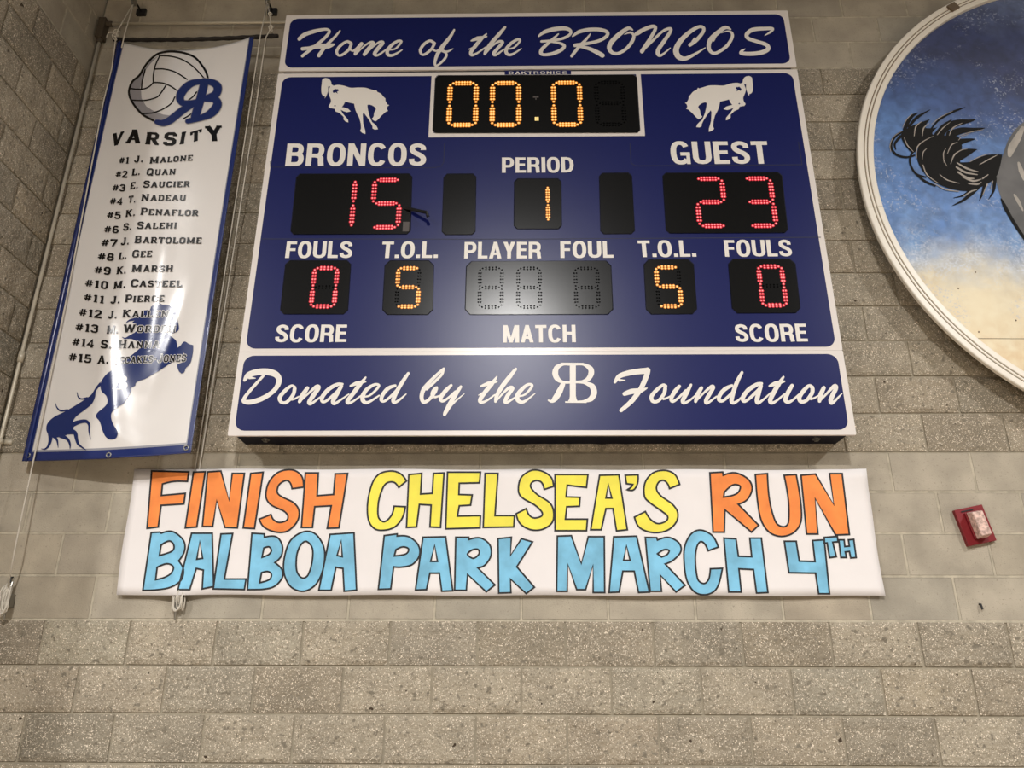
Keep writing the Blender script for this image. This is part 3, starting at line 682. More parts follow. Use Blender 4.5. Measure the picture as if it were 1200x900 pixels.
digit(d, '1', 616.5, 642.1, 218.2, 259.2, M_AMB, M_AMBC)
display([(520.4,204.3), (557.8,204.1), (556.7,274.4), (518,274.6)], 4, 'narrow unlit black display left of the period')
display([(702.4,203.3), (740,202.9), (743.8,273.4), (704.1,273.7)], 4, 'narrow unlit black display right of the period')
d = display([(335.5,305.4), (411,305.4), (406.9,367.7), (328.5,367.7)], 5, 'black home fouls display with a red 0')
digit(d, '0', 366.7, 393.4, 314.2, 359, M_RED, M_REDC, True, small=True)
d = display([(451.7,305.7), (508,305.7), (506.8,368.3), (448.4,368.3)], 6, 'black home timeouts display with an amber 5')
digit(d, '5', 465.6, 490.6, 314.3, 359.2, M_AMB, M_AMBC, True, small=True)
d = display([(547.3,306.5), (715.2,305.6), (718,368), (545.4,368.4)], 6, 'wide unlit black player foul display')
for xl, xr in ((562.2, 588), (607.2, 632.8), (674.8, 700.8)): digit(d, '', xl, xr, 314.4, 359.8, M_AMB, M_AMBC, True, small=True)
d = display([(754.6,304.7), (812,304.2), (816.8,367.4), (757.8,367.8)], 6, 'black guest timeouts display with an amber 5')
digit(d, '5', 770.4, 799.6 - 3, 313.2, 358.8, M_AMB, M_AMBC, True, small=True)
d = display([(853.5,304), (930.8,303.6), (938,366.2), (858.9,366.6)], 6, 'black guest fouls display with a red 0')
digit(d, '0', 891.4, 918.6, 312.3, 357.8, M_RED, M_REDC, True, small=True)
# bent black stub beside the home score
p0, p1, p2 = U(474, 243.5, YB-.008), U(500, 249, YB-.055), U(501.5, 254, YB-.05)
bm = bmesh.new(); tube(bm, [p0, p0.lerp(p1, .5), p1, p2], .009, 6); add('bent_stub', bm, M_BLACK, main, label='thin bent black bar sticking out beside the home score')
# bolts below, fixing screws, cable loop on top
for px, r in ((311, .011), (957, .011)):
    p = U(px, 517.5, -.1); bm = bmesh.new(); q = Vector((p.x, p.y, Z0+.853))
    tube(bm, [q, q+Vector((0, 0, -.006)), q+Vector((0, 0, -.0061)), q+Vector((0, 0, -.014))], [.02, .02, .011, .011], 10); add('bolt', bm, M_STEEL, board, label='round steel bolt under the cabinet')
p = U(640, 15, -.12); bm = bmesh.new(); zt = Z0+3.50
for dx, hgt in ((-.02, .045), (.015, .075), (.035, .05)):
    tube(bm, [Vector((p.x+dx-.03, p.y, zt)), Vector((p.x+dx-.02, p.y, zt+hgt*.7)), Vector((p.x+dx, p.y, zt+hgt)), Vector((p.x+dx+.02, p.y, zt+hgt*.7)), Vector((p.x+dx+.03, p.y, zt))], .009, 6)
add('cable_loop', bm, M_BLACK, board, label='black cable loops above the top edge')

# ------------------------------------------------------------------ hanging roster banner
ban = empty('roster_banner', (.18, -.15, Z0+.76), 'tall glossy white team banner with blue hems listing fifteen players, hanging left of the scoreboard', 'banner')
def ridge(px, py, x0, y0, x1, y1, w_, amp):
    d = Vector((x1-x0, y1-y0)); L = d.length; d /= L; q = Vector((px-x0, py-y0)); t = q.dot(d)/L; s = q.x*-d.y+q.y*d.x
    k = max(0, min(1, (t+.12)/.3))*max(0, min(1, (1.12-t)/.3))
    return amp*k*math.exp(-(s/w_)**2)
def banY(px, py):
    v = (py-46)/490; xl = 138-112*v; xr = 297-74*v; u = (px-xl)/(xr-xl)
    y = -.07 - .09*u - .01*v - .026*math.sin(math.pi*max(0, min(1, u)))
    y -= ridge(px, py, 222, 62, 196, 130, 9, .007)
    y -= ridge(px, py, 194, 262, 168, 440, 13, .006)
    y -= ridge(px, py, 226, 330, 172, 470, 9, .005)
    y -= ridge(px, py, 118, 350, 134, 520, 14, .012)
    y += ridge(px, py, 150, 60, 118, 240, 14, .005)
    y -= ridge(px, py, 130, 505, 170, 530, 9, .005)
    y -= .004*math.sin(u*9+v*3)*(.3+v) + .003*math.sin(v*17-u*4)
    return y
def bm_map(eps):
    def f(px, py): return U(px, py, banY(px, py)-eps)
    return f
TL, TR, BL, BR = Vector((137.5,47)), Vector((297.5,43)), Vector((25.6,540.5)), Vector((223.6,530.8))
def buv(u, v):
    p = (TL*(1-u)+TR*u)*(1-v)+(BL*(1-u)+BR*u)*v
    sag = 14*math.sin(math.pi*min(1, u*1.03))**.8 * max(0, 1-v*7)**1.5 if 0 < u < .97 else 0
    bow = 1.5*math.sin(math.pi*v)
    return p.x-bow*(.5 if u > .5 else 0), p.y+sag + 3*math.sin(math.pi*u)*v*.6
us = sorted({0, .008, .016, .024, .032, .04, .046, .05} | {.05+.914*i/52 for i in range(53)} | {.964, .97, .975, .983, .99, 1})
vs = sorted({0, .006, .012, .018} | {.018+.956*i/120 for i in range(121)} | {.974, .979, .985, .99, .995, 1})
bm = bmesh.new(); g = []
for v in vs:
    g.append([bm.verts.new(bm_map(0)(*buv(u, v))) for u in us])
for j in range(len(vs)-1):
    for i in range(len(us)-1):
        uu, vv = (us[i]+us[i+1])/2, (vs[j]+vs[j+1])/2
        mi = 0
        if uu < .046 or uu > .97 or vv > .979: mi = 1
        elif uu < .05 or uu > .964 or vv > .974: mi = 2
        bm.faces.new((g[j][i], g[j+1][i], g[j+1][i+1], g[j][i+1])).material_index = mi
for f in bm.faces:
    f.normal_update()
    if f.normal.y > 0: f.normal_flip()
o = add('cloth', bm, [M_BAN, M_BANB, M_BANG], ban, True)
sd = o.modifiers.new('thickness', 'SOLIDIFY'); sd.thickness = .0012; sd.offset = -1
# rolled left hem
bm = bmesh.new()
tube(bm, [bm_map(.004)(*buv(.022, v)) for v in [i/60 for i in range(61)]], .0075, 8)
add('rolled_hem', bm, M_BANB, ban, True, label='rolled blue left hem')
for px, py in ((32.6,533.6), (127.3,533.2), (218.2,524.8)):
    bm = bmesh.new(); c = bm_map(.002)(px, py)
    tube(bm, [c+Vector((.011*math.cos(k*math.pi/8), 0, .011*math.sin(k*math.pi/8))) for k in range(16)], .0035, 6, True)
    add('grommet', bm, M_STEEL, ban, True, label='metal eyelet')

def blay(a, eps, name, mats, parent, label=None): return a.lay(bm_map(eps), name, mats, parent, label, maxlen=4, smooth=True)
V8 = tr(140, 50, 8.5714)
BALL = [(340,782),(230,720),(150,630),(102,540),(98,470),(130,390),(200,328),(240,260),(300,180),(380,115),(480,90),(580,92),(665,108),(760,150),(830,230),(872,300),(892,380),(900,560),(860,680),(700,780),(500,810)]
a = Art(); a.poly([V8(*p[:2]) for p in crom([(*p, 1) for p in BALL], True, 4)])
ball = blay(a, .0012, 'volleyball_picture', M_INKW, ban, 'printed volleyball')
a = Art()
a.poly([V8(x, y) for x, y in ((110,462),(215,466),(222,560),(270,640),(350,690),(440,722),(530,735),(480,780),(340,772),(230,712),(150,625),(106,540))])
a.poly([V8(x, y) for x, y in ((395,128),(310,185),(252,265),(205,330),(135,392),(112,455),(205,462),(230,380),(262,275),(320,200))])
blay(a, .0018, 'ball_shading', M_INKG, ball, 'grey printed panels')
a = Art()
a.brush([(x, y, 22) for x, y in BALL[:17]], V8, 8.5714)
for P in ([(400,130),(500,135),(620,165),(740,240),(845,350)], [(400,140),(360,230),(340,330),(340,400)], [(360,265),(450,265),(560,295),(680,368)],
   [(340,400),(300,440),(240,465),(170,467),(110,460)], [(340,400),(430,405),(510,435),(575,478)], [(465,430),(420,500),(370,550),(250,580),(115,577)],
   [(555,545),(520,610),(430,670),(330,705),(228,712)], [(258,270),(230,380),(220,465)], [(690,580),(740,540),(775,495)], [(640,765),(700,730),(735,700)]):
    a.brush([(x, y, 14) for x, y in P], V8, 8.5714)
blay(a, .0024, 'ball_seams', M_INK, ball, 'dark seam lines')
RB2 = [[(855,395,70),(815,560,74),(760,745,74)], [(850,392,36),(760,398,48),(690,430,62),(625,500,72),(608,560,66),(640,606,52),(720,606,44),(810,585,40)],
   [(730,615,56),(620,690,62),(520,770,64),(440,806,56),(372,795,34)], [(830,385,34),(930,400,54),(985,445,72),(965,520,66),(860,560,42)],
   [(860,565,42),(950,565,60),(985,620,74),(930,700,74),(840,748,50),(685,790,36)]]
a = Art(); [a.brush(P, V8, 8.5714, grow=2.6) for P in RB2]
mono = blay(a, .003, 'monogram', M_INKG, ban, 'navy joined R and B monogram with grey edge')
a = Art(); [a.brush(P, V8, 8.5714, grow=1.3) for P in RB2]
blay(a, .0036, 'monogram_face', M_INKN, mono)
R2 = tr(120, 135, 7.5); R3 = tr(100, 240, 7.5); R4 = tr(70, 340, 7.0588)
a = Art()
for ch, bl, br, tl in (('V', (72,275), (172,252), (92,165)), ('A', (203,244), (330,244), (222,128)), ('R', (370,252), (497,262), (388,150)), ('S', (532,262), (642,262), (548,155)),
   ('I', (672,256), (722,248), (692,152)), ('T', (772,242), (868,212), (775,152)), ('Y', (912,228), (1060,222), (900,100))):
    word(a, ch, R2(*bl), R2(*br), R2(*tl), font=LS, wk=1.55)
blay(a, .0015, 'heading_lettering', M_INK, ban, 'black arched slab lettering VARSITY')

C5 = tr(100, 340, 8.5714); C6 = tr(30, 430, 5.7143)
body = [C5(*p) for p in outline("555,205 ~600,208 650,197 660,165 690,147 745,152 737,122 ~775,145 ~835,150 880,185 ~905,215 ~920,280 ~940,370 ~932,405 ~900,426 ~865,430 845,408 815,415 ~845,450 ~905,500 ~920,535 922,580 ~955,556 ~985,520 ~1010,520 ~1040,540 1082,552 ~1082,610 ~1068,690 ~1048,745 ~1012,780 ~992,825 965,838 ~940,815 ~925,775 925,745 ~955,733 ~990,718 1003,690 993,625 ~955,665 ~900,707 ~830,750 ~740,810 ~650,862", False)]
body += [C6(*p) for p in outline("840,56 ~800,80 ~745,100 735,125 705,140 ~700,175 ~660,240 ~620,268 ~580,300 ~572,335 ~585,380 ~615,432 ~612,465 600,480 ~565,486 ~538,470 ~518,435 ~495,365 ~472,335 ~480,308 ~530,265 ~548,235 ~540,195 ~510,165 500,128 ~510,90 ~545,45 ~600,10", False)]
body += [C5(*p) for p in outline("262,790 ~350,725 ~440,670 ~510,615 ~550,575 ~530,525 ~470,492 425,490 ~480,440 ~515,400 ~515,350 470,325 ~515,292 ~560,270", False)]
a = Art(); a.poly(body)
a.poly([C6(*p) for p in outline("500,100 ~470,137 ~440,185 ~400,215 ~330,260 ~260,300 ~190,335 ~148,375 ~138,415 ~150,450 ~175,472 ~240,466 ~305,440 ~322,400 315,368 ~340,330 ~400,285 ~445,245 ~465,200 ~472,160 505,122")])
for P in ([(345,170,3),(352,200,8),(375,214,10),(412,206,10)], [(200,243,3),(210,272,8),(235,293,12),(280,288,12)], [(310,388,34),(360,368,26),(405,364,22),(425,388,16),(425,430,10),(435,485,3)],
  [(290,430,46),(330,442,28),(340,480,22),(355,520,16),(405,556,3)], [(235,460,30),(278,482,20),(296,515,14),(297,548,3)], [(185,460,24),(210,490,14),(218,540,3)], [(165,445,34),(165,490,24),(152,530,16),(130,549,9),(105,548,3)]):
    a.brush(P, C6, 5.7143)
for P in ([(370,472,5),(400,485,14),(440,470,24),(490,445,30)], [(408,332,4),(440,305,16),(500,292,30),(560,285,40)], [(560,225,5),(590,212,16),(640,215,30)]): a.brush(P, C5, 8.5714)
rh = blay(a, .0022, 'rearing_horse_picture', M_INKN, ban, 'navy silhouette of a rearing horse')
a = Art(); emblem(a, C6(588, 150), Vector((84/5.7143, 0)), Vector((6/5.7143, -92/5.7143)), fat=1.25)
blay(a, .0034, 'monogram', M_INKW, rh, 'white R and B monogram on the haunch')

rows = [
 (R2, (140,424), (232,424), 56, '#1', (278,414), (355,410), 'J.', (412,425), (790,396), 'Malone'),
 (R2, (108,548), (215,548), 58, '#2', (255,530), (328,522), 'L.', (385,528), (640,520), 'Quan'),
 (R2, (80,665), (195,668), 58, '#3', (240,650), (310,641), 'E.', (355,635), (765,629), 'Saucier'),
 (R2, (58,783), (175,785), 58, '#4', (225,770), (288,762), 'T.', (335,752), (730,748), 'Nadeau'),
 (R3, (180,118), (308,122), 60, '#5', (350,108), (435,95), 'K.', (480,87), (990,97), 'Penaflor'),
 (R3, (155,243), (290,248), 60, '#6', (330,226), (403,218), 'S.', (450,210), (800,206), 'Salehi'),
 (R3, (130,362), (272,367), 62, '#7', (312,354), (382,346), 'J.', (428,335), (1018,340), 'Bartolome'),
 (R3, (100,482), (246,492), 62, '#8', (290,482), (360,473), 'L.', (408,462), (582,456), 'Gee'),
 (R3, (68,600), (220,614), 63, '#9', (270,610), (355,600), 'K.', (403,588), (765,586), 'Marsh'),
 (R3, (-12,716), (196,740), 64, '#10', (245,740), (350,727), 'M.', (395,720), (845,720), 'Casteel'),
 (R4, (190,84), (365,110), 60, '#11', (420,112), (495,106), 'J.', (535,99), (860,93), 'Pierce'),
 (R4, (150,210), (340,232), 62, '#12', (398,234), (470,231), 'J.', (515,224), (897,222), 'Kallen'),
 (R4, (120,332), (312,353), 63, '#13', (385,359), (480,356), 'M.', (522,348), (957,346), 'Worden'),
 (R4, (93,456), (280,475), 64, '#14', (335,478), (425,481), 'S.', (480,480), (822,476), 'Hanna'),
 (R4, (64,582), (258,602), 65, '#15', (310,607), (400,606), 'A.', (440,610), (1040,588), 'Lecakes-Jones')]
for i, (T, *r_) in enumerate(rows):
    for nm, bl, br, t_ in (('number_lettering', r_[0], r_[1], r_[3]), ('initial_lettering', r_[4], r_[5], r_[6]), ('surname_lettering', r_[7], r_[8], r_[9])):
        h = r_[2]; lean = h*.13
        q = [T(*bl), T(*br), T(bl[0]+lean, bl[1]-h)]
        a = Art(); word(a, t_, *q, font=LS, small=.84, gap=.13, wk=1.38)
        ro = blay(a, .0040, nm, M_INK, ban)
        if i > 10 and len(t_) > 3:
            sh = Art(); word(sh, t_, *q, font=LS, small=.84, gap=.13, wk=1.38, grow=.13)
            blay(sh, .0032, 'letter_edge', M_INKW, ro, 'pale edge round the letters')

# dark rod the banner is tied to, its cords, pulleys and cleats
YR = -.13
bm = bmesh.new(); A_, B_ = U(133, 46.5, -.045), U(326, 42, -.135)
pts = [A_.lerp(B_, k/24)+Vector((0, 0, -.012*math.sin(math.pi*k/24))) for k in range(25)]
tube(bm, pts, [.011+.003*(k % 2) for k in range(25)], 8)
tag(add('banner_rod', bm, M_ROD, smooth=True), 'thin dark rod across the top of the hanging banner', 'rod')
def pulley(px, py, label):
    e = empty('pulley', U(px, py+1.5, -.105), label, 'pulley', 'pulleys over the banner'); p = e.location.copy()
    bm = bmesh.new(); box(bm, p.x-.03, p.x+.03, -.02, .006, p.z-.005, p.z+.045); add('wall_bracket', bm, M_BLACK, e, bevel=.003)
    bm = bmesh.new(); tube(bm, [(p.x, -.015, p.z+.02), (p.x, -.06, p.z+.022), (p.x, -.105, p.z+.012)], .006, 8); add('hook_arm', bm, M_BLACK, e)
    bm = bmesh.new(); tube(bm, [(p.x-.007, -.105, p.z), (p.x-.003, -.105, p.z), (p.x+.003, -.105, p.z), (p.x+.007, -.105, p.z)], [.024, .018, .018, .024], 14); add('wheel', bm, M_STEEL, e, label='small grey wheel')
    return p
pl = pulley(157, 1.5, 'dark pulley on the wall above the left top corner of the banner')
pr = pulley(313.5, 1, 'dark pulley on the wall above the right top corner of the banner')
def rope(paths, r, label):
    bm = bmesh.new()
    for P in paths: tube(bm, P, r, 6)
    return tag(add('halyard_cord', bm, M_ROPE, smooth=True), label, 'cord', 'cords that hoist the banner')
def knot(c, s=.02):
    return [Vector(c)+Vector((s*math.cos(t*1.9)*.7, -s*.5*math.sin(t*2.7), s*math.sin(t*1.3))) for t in [k*.5 for k in range(16)]]
def coil(cx, cz, w_, h, Yc):
    out = []
    for q in range(11):
        dx = (q-5)*.0055; k = 1-.045*abs(q-5)
        out.append([Vector((cx+dx*.6+w_*math.sin(2*math.pi*t/14)*.55*(.5+.12*(q % 3)), Yc-.008*math.cos(2*math.pi*t/14*2+q)-.0015*q, cz+h*k*math.cos(2*math.pi*t/14))) for t in range(15)])
    return out
yc = -.2
K1 = U(136.5, 38, -.095)
top = Vector((pl.x, -.106, pl.z))
c1 = U(6, 703, -.055)
main_l = [top, K1]+[U(x, y, banY(x, y)-.02) for x, y in ((131, 80), (121, 120), (98.7, 240), (80, 340), (61.5, 430), (43.3, 520))]+[U(18, 640, -.13), U(9.3, 688, -.075)]
left_rope = rope([main_l, [top, U(146, 40, -.1), U(142.5, 56, -.09)], knot(K1), knot(K1+Vector((.004, -.01, -.045)), .022), [K1, K1+Vector((-.05, 0, .0)), K1+Vector((-.055, 0, -.04))]]
   + coil(c1.x, c1.z, .04, .075, -.055) + [[U(9.3, 688, -.075), U(4, 692, -.07), U(-3, 705, -.06)]], .0036, 'long white cord in front of the left banner hem, wound on a cleat far left')
K2 = U(317.5, 33, -.165); t2 = Vector((pr.x, -.106, pr.z))
c2 = U(207.5, 704, -.036)
right_rope = rope([[t2, U(305.5, 40, -.15), U(295, 110, -.15), U(229.5, 545, -.016), U(207, 690, -.016)], [t2, U(316, 16, -.13), K2, U(311.5, 44, -.15), U(301.5, 115, -.15), U(234.5, 545, -.016), U(213, 690, -.016)],
   knot(K2, .018), knot(U(316.5, 17, -.14), .014), [K2, U(321, 40, -.13)], [U(213, 690, -.016), U(212.5, 705, -.03), U(213.5, 715.5, -.03)], [U(216, 690, -.016), U(216.7, 704, -.026), U(214.5, 715, -.03)]]
   + coil(c2.x, c2.z, .034, .05, -.026), .0034, 'pair of white cords right of the banner, wound on a cleat below the paper sign')
def cleat(c, label):
    e = empty('cleat', (c.x, -.01, c.z), label, 'cleat', 'wall cleats for the cords')
    bm = bmesh.new(); box(bm, c.x-.012, c.x+.012, -.035, .006, c.z-.03, c.z+.03); add('base', bm, M_STEEL, e, bevel=.003)
    bm = bmesh.new(); tube(bm, [(c.x, -.03, c.z-.085), (c.x, -.036, c.z-.05), (c.x, -.034, c.z), (c.x, -.036, c.z+.05), (c.x, -.03, c.z+.085)], [.004, .006, .008, .006, .004], 8); add('horn', bm, M_STEEL, e)
cleat(c1, 'wall cleat at far left wound with white cord'); cleat(c2, 'wall cleat wound with cord just under the paper sign')

# ------------------------------------------------------------------ conduit in the corner
con = empty('conduit', (XL+.04, -.03, Z0), 'thin grey painted conduit running up the wall corner left of the banner', 'conduit')
xc = XL+.04
hz = U(230, 27.3, -.034).z
bm = bmesh.new(); tube(bm, [(xc, -.034, 0), (xc, -.034, Z0+3.5)], .0095, 10); add('vertical_pipe', bm, M_PIPE, con, True)
bm = bmesh.new(); tube(bm, [(xc+.05, -.034, hz), (1.4, -.034, hz)], .0095, 10); tag(add('conduit', bm, M_PIPE, None, True), 'thin grey conduit running across above the banner to behind the scoreboard', 'conduit')
bm = bmesh.new(); box(bm, xc-.024, xc+.02, -.06, -.002, Z0+3.5, hz+.035); tube(bm, [(xc+.015, -.034, hz), (xc+.055, -.034, hz)], .018, 10); tube(bm, [(xc, -.034, Z0+3.47), (xc, -.034, Z0+3.51)], .018, 10)
add('elbow_fitting', bm, mat('dark_fitting', rgb(84, 74, 60), .5, .3), con, bevel=.004, label='darker elbow fitting')
for zz, nm in ((Z0+.865, 'strap'), (Z0+1.33, 'coupling')):
    bm = bmesh.new()
    if nm == 'strap': tube(bm, [(xc, -.034, zz-.012), (xc, -.034, zz+.012)], .016, 10); box(bm, xc+.01, xc+.05, -.024, -.006, zz-.011, zz+.011)
    else: tube(bm, [(xc, -.034, zz-.03), (xc, -.034, zz+.03)], .0155, 10)
    add(nm, bm, M_PIPE, con, True)

# ------------------------------------------------------------------ paper sign
sign = empty('paper_sign', (2.1, -.012, Z0+.112), 'long white paper sign with hand drawn orange, yellow and blue letters taped under the scoreboard', 'sign')
def pw(px, py): return -.026-.03*math.exp(-((px-208)/22)**2-((py-706)/24)**2)-.0035*math.sin(px*.017+.6)-.002*math.sin(px*.041+py*.02)
def pm(eps): return lambda px, py: U(px, py, pw(px, py)-eps)
bm = bmesh.new(); g = []
NX = 110
for j in range(15):
    row = []
    for i in range(NX+1):
        u, v = i/NX, j/14
        x = (157.5*(1-v)+136*v)*(1-u)+(1013.5*(1-v)+1037.3*v)*u; y = (549.6*(1-v)+697*v)*(1-u)+(550.6*(1-v)+698.4*v)*u
        x += .8*math.sin(v*7)*(1 if i in (0, NX) else 0)
        if j in (0, 14): y += .5*math.sin(u*31)
        p = pm(0)(x, y)
        if i > NX-3 and v < .15: p.y -= .006*(i-NX+3)*(1-v/.15)
        row.append(bm.verts.new(p))
    g.append(row)
for j in range(14):
    for i in range(NX): bm.faces.new((g[j][i], g[j+1][i], g[j+1][i+1], g[j][i+1]))
for f in bm.faces:
    f.normal_update()
    if f.normal.y > 0: f.normal_flip()
o = add('sheet', bm, M_PAPER, sign, True); sd = o.modifiers.new('thickness', 'SOLIDIFY'); sd.thickness = .0008; sd.offset = -1
P1 = tr(120, 530, 3.63636); P2 = tr(420, 530, 3.63636); P3 = tr(720, 530, 3.52941)
def letters(T, L, mt, label):
    a = Art(); k = Art()
    for s_ in L:
        loops = [[T(*p) for p in outline(q)] for q in s_.split('|')]
        a.poly(loops[0], loops[1:])
        for l in loops: k.stroke([(x, y, 2.05) for x, y in l], True)
    o = a.lay(pm(.0012), 'word', mt, sign, label, maxlen=8)
    k.lay(pm(.0018), 'black_outline', M_BK, o, maxlen=8)
letters(P1, ["210,80 368,84 362,124 ~305,124 256,135 251,184 353,175 347,220 250,226 238,318 190,324", "388,85 438,83 402,318 353,322", "448,84 505,80 540,205 553,90 605,90 575,322 522,320 487,205 470,316 426,316", "632,90 685,85 648,325 600,322",
 "858,148 ~848,100 ~808,75 ~750,85 ~708,130 ~697,190 ~720,225 ~772,250 ~790,270 ~785,290 ~755,299 ~730,288 718,265 668,285 ~690,320 ~740,340 ~790,335 ~830,295 ~838,250 ~815,215 ~765,190 ~745,170 ~753,138 ~782,120 ~800,130 808,155", "865,88 920,88 915,185 985,180 992,92 1045,90 1008,322 958,324 975,228 905,232 895,320 848,320"], M_OR, 'orange word FINISH')
letters(P1, ["208,342 245,340 250,345 ~300,338 ~345,375 ~350,420 325,463 ~345,500 ~335,545 ~290,575 ~230,586 172,588|250,395 ~285,378 ~304,395 ~298,420 243,440|233,490 ~275,475 ~302,488 ~293,515 ~265,533 227,543",
 "380,345 468,345 474,572 425,582 430,502 400,495 372,585 322,585|415,378 427,452 402,456", "505,348 555,346 520,540 612,540 605,585 472,582", "637,345 690,348 690,362 ~740,360 ~766,395 ~763,440 735,470 ~765,500 ~766,535 ~735,570 ~690,583 618,585|688,408 ~710,403 ~720,418 ~710,435 680,448|678,513 ~705,508 ~720,520 ~712,542 670,556",
 "~860,338 ~910,350 ~945,410 ~942,490 ~912,560 ~860,592 ~805,575 ~775,520 ~775,450 ~802,375|~870,380 ~895,410 ~893,470 ~875,525 ~850,535 ~828,505 ~828,440 ~845,395", "970,350 1072,343 1083,587 1030,592 1025,495 995,490 975,588 922,588|1018,375 1022,445 1000,440"], M_BL, 'blue word BALBOA')
letters(P2, ["205,122 ~180,92 ~140,80 ~90,92 ~60,130 ~40,210 ~42,285 ~68,325 ~110,332 ~155,318 ~187,280 200,232 152,230 ~140,270 ~110,296 ~85,275 ~86,210 ~105,150 ~125,129 ~152,128 172,150", "215,95 270,90 265,178 315,175 320,90 365,88 350,320 305,318 310,225 260,222 248,318 205,320", "380,85 520,85 516,130 430,132 428,180 485,182 478,225 430,228 422,272 520,270 518,322 372,326", "540,90 595,90 582,270 665,270 662,318 532,320",
 "832,145 ~820,105 ~780,80 ~735,78 ~692,110 ~682,165 ~700,195 ~752,225 ~782,255 ~780,272 ~750,280 ~728,268 715,240 672,262 ~690,305 ~735,330 ~785,328 ~825,300 ~832,255 ~815,215 ~762,180 ~735,150 ~738,130 ~760,120 ~782,130 792,158", "838,95 978,95 972,150 890,140 885,190 945,192 942,230 888,232 882,285 976,285 972,334 838,334", "1028,98 1110,96 1146,330 1100,335 1085,240 1055,240 1035,330 990,330|1065,135 1080,195 1055,195"]
 + [' '.join(('~' if q[0] == '~' else '') + '%.1f,%.1f' % ((720+float(q.lstrip('~').split(',')[0])/3.52941-420)*3.63636, float(q.split(',')[1])/3.52941*3.63636) for q in s_.split()) for s_ in (
   "45,95 98,93 ~96,128 ~80,155 52,155 ~68,145 76,133 50,130", "270,133 ~250,92 ~210,75 ~160,85 ~127,125 ~124,180 ~145,207 ~198,245 ~220,265 ~213,285 ~180,295 ~150,278 128,245 83,268 ~105,312 ~160,332 ~218,323 ~255,290 ~262,250 ~240,215 ~192,180 ~174,152 ~182,125 ~203,116 ~220,130 228,150")], M_YE, 'yellow word CHELSEAS')
letters(P3, ["395,85 448,82 450,95 ~500,85 ~552,110 ~570,150 ~550,195 512,215 597,302 567,330 458,238 455,330 408,330|455,165 ~490,135 ~520,140 ~513,165 ~490,178 452,185", "583,92 633,88 ~642,200 ~668,290 ~700,308 ~720,290 ~720,200 702,95 752,92 ~770,200 ~772,285 ~742,332 ~690,348 ~640,330 ~607,280 ~592,200", "772,95 832,90 908,218 890,88 942,88 972,340 915,342 830,190 842,338 795,338"], M_OR, 'orange word RUN')
letters(P2, ["110,355 165,348 165,357 ~215,360 ~255,395 ~260,440 ~230,478 ~185,489 150,488 138,582 85,584|160,415 ~190,403 ~214,412 ~203,433 153,442", "275,362 372,360 402,590 355,592 345,515 305,515 290,585 243,587|325,395 337,465 308,465", "415,362 470,362 470,372 ~520,365 ~560,395 ~565,440 ~540,480 508,492 582,565 545,595 465,520 460,588 410,588|~465,435 ~485,416 ~510,414 ~514,433 ~490,452", "595,368 652,362 648,440 695,368 742,382 675,488 750,575 715,602 648,540 650,598 598,600"], M_BL, 'blue word PARK')
letters(P3, ["-236,347 -178,345 -137,461 -108,349 -42,349 -40,580 -88,580 -88,466 -119,568 -156,568 -192,464 -195,575 -239,575", "-3,350 92,347 145,578 100,580 82,492 35,492 20,578 -22,580|50,385 65,447 38,447", "128,352 175,353 178,363 ~225,352 ~267,375 ~275,410 ~245,445 210,462 293,550 255,578 190,508 195,575 148,575|178,420 ~205,403 ~226,406 ~218,423 195,433",
 "430,392 ~405,345 ~360,322 ~320,335 ~292,385 ~288,450 ~300,530 ~335,580 ~385,588 ~425,560 447,480 397,482 ~390,525 ~370,543 ~345,525 ~335,450 ~340,395 ~355,370 ~373,378 388,407", "453,355 503,358 513,430 568,432 560,355 608,355 635,580 588,582 575,485 515,482 525,578 473,578"], M_BL, 'blue word MARCH')
letters(P3, ["703,368 752,368 765,450 830,452 820,365 868,362 890,585 845,585 832,500 722,498", "868,352 922,348 925,370 903,372 918,432 890,436 880,375 868,376", "928,362 950,362 953,390 972,388 968,362 990,360 1000,435 978,437 972,410 955,412 960,435 937,435"], M_BL, 'blue date 4TH')

# ------------------------------------------------------------------ round mural
MX, MZ, YM, RS = 5.632, Z0+2.315, -.124, .9816
mural = empty('round_mural', (MX, -.03, MZ-1.52), 'big round painted mural of a horse under a stormy sky in a cream ring frame', 'mural')
M = bpy.data.materials.new('mural_sky_and_sand'); M.use_nodes = True; t = M.node_tree; b = t.nodes['Principled BSDF']; b.inputs['Roughness'].default_value = .55
tc = t.nodes.new('ShaderNodeTexCoord'); sep = t.nodes.new('ShaderNodeSeparateXYZ'); t.links.new(tc.outputs['Object'], sep.inputs[0])
def mnoise(sc, det, dist=0):
    n = t.nodes.new('ShaderNodeTexNoise'); n.inputs['Scale'].default_value = sc; n.inputs['Detail'].default_value = det; n.inputs['Distortion'].default_value = dist
    t.links.new(tc.outputs['Object'], n.inputs['Vector']); return n.outputs['Fac']
def mth(op, a_, b_):
    x = t.nodes.new('ShaderNodeMath'); x.operation = op
    for s_, v in ((x.inputs[0], a_), (x.inputs[1], b_)):
        if hasattr(v, 'links'): t.links.new(v, s_)
        else: s_.default_value = v
    return x.outputs[0]
def mramp(fac, stops):
    r = t.nodes.new('ShaderNodeValToRGB'); e = r.color_ramp.elements
    while len(e) < len(stops): e.new(.5)
    for i, (p, c) in enumerate(stops): e[i].position = p; e[i].color = c
    t.links.new(fac, r.inputs['Fac']); return r.outputs['Color']
def mmix(fac, A_, B_):
    x = t.nodes.new('ShaderNodeMix'); x.data_type = 'RGBA'
    for s_, v in ((x.inputs[0], fac), (x.inputs[6], A_), (x.inputs[7], B_)):
        if hasattr(v, 'links'): t.links.new(v, s_)
        else: s_.default_value = v
    return x.outputs[2]
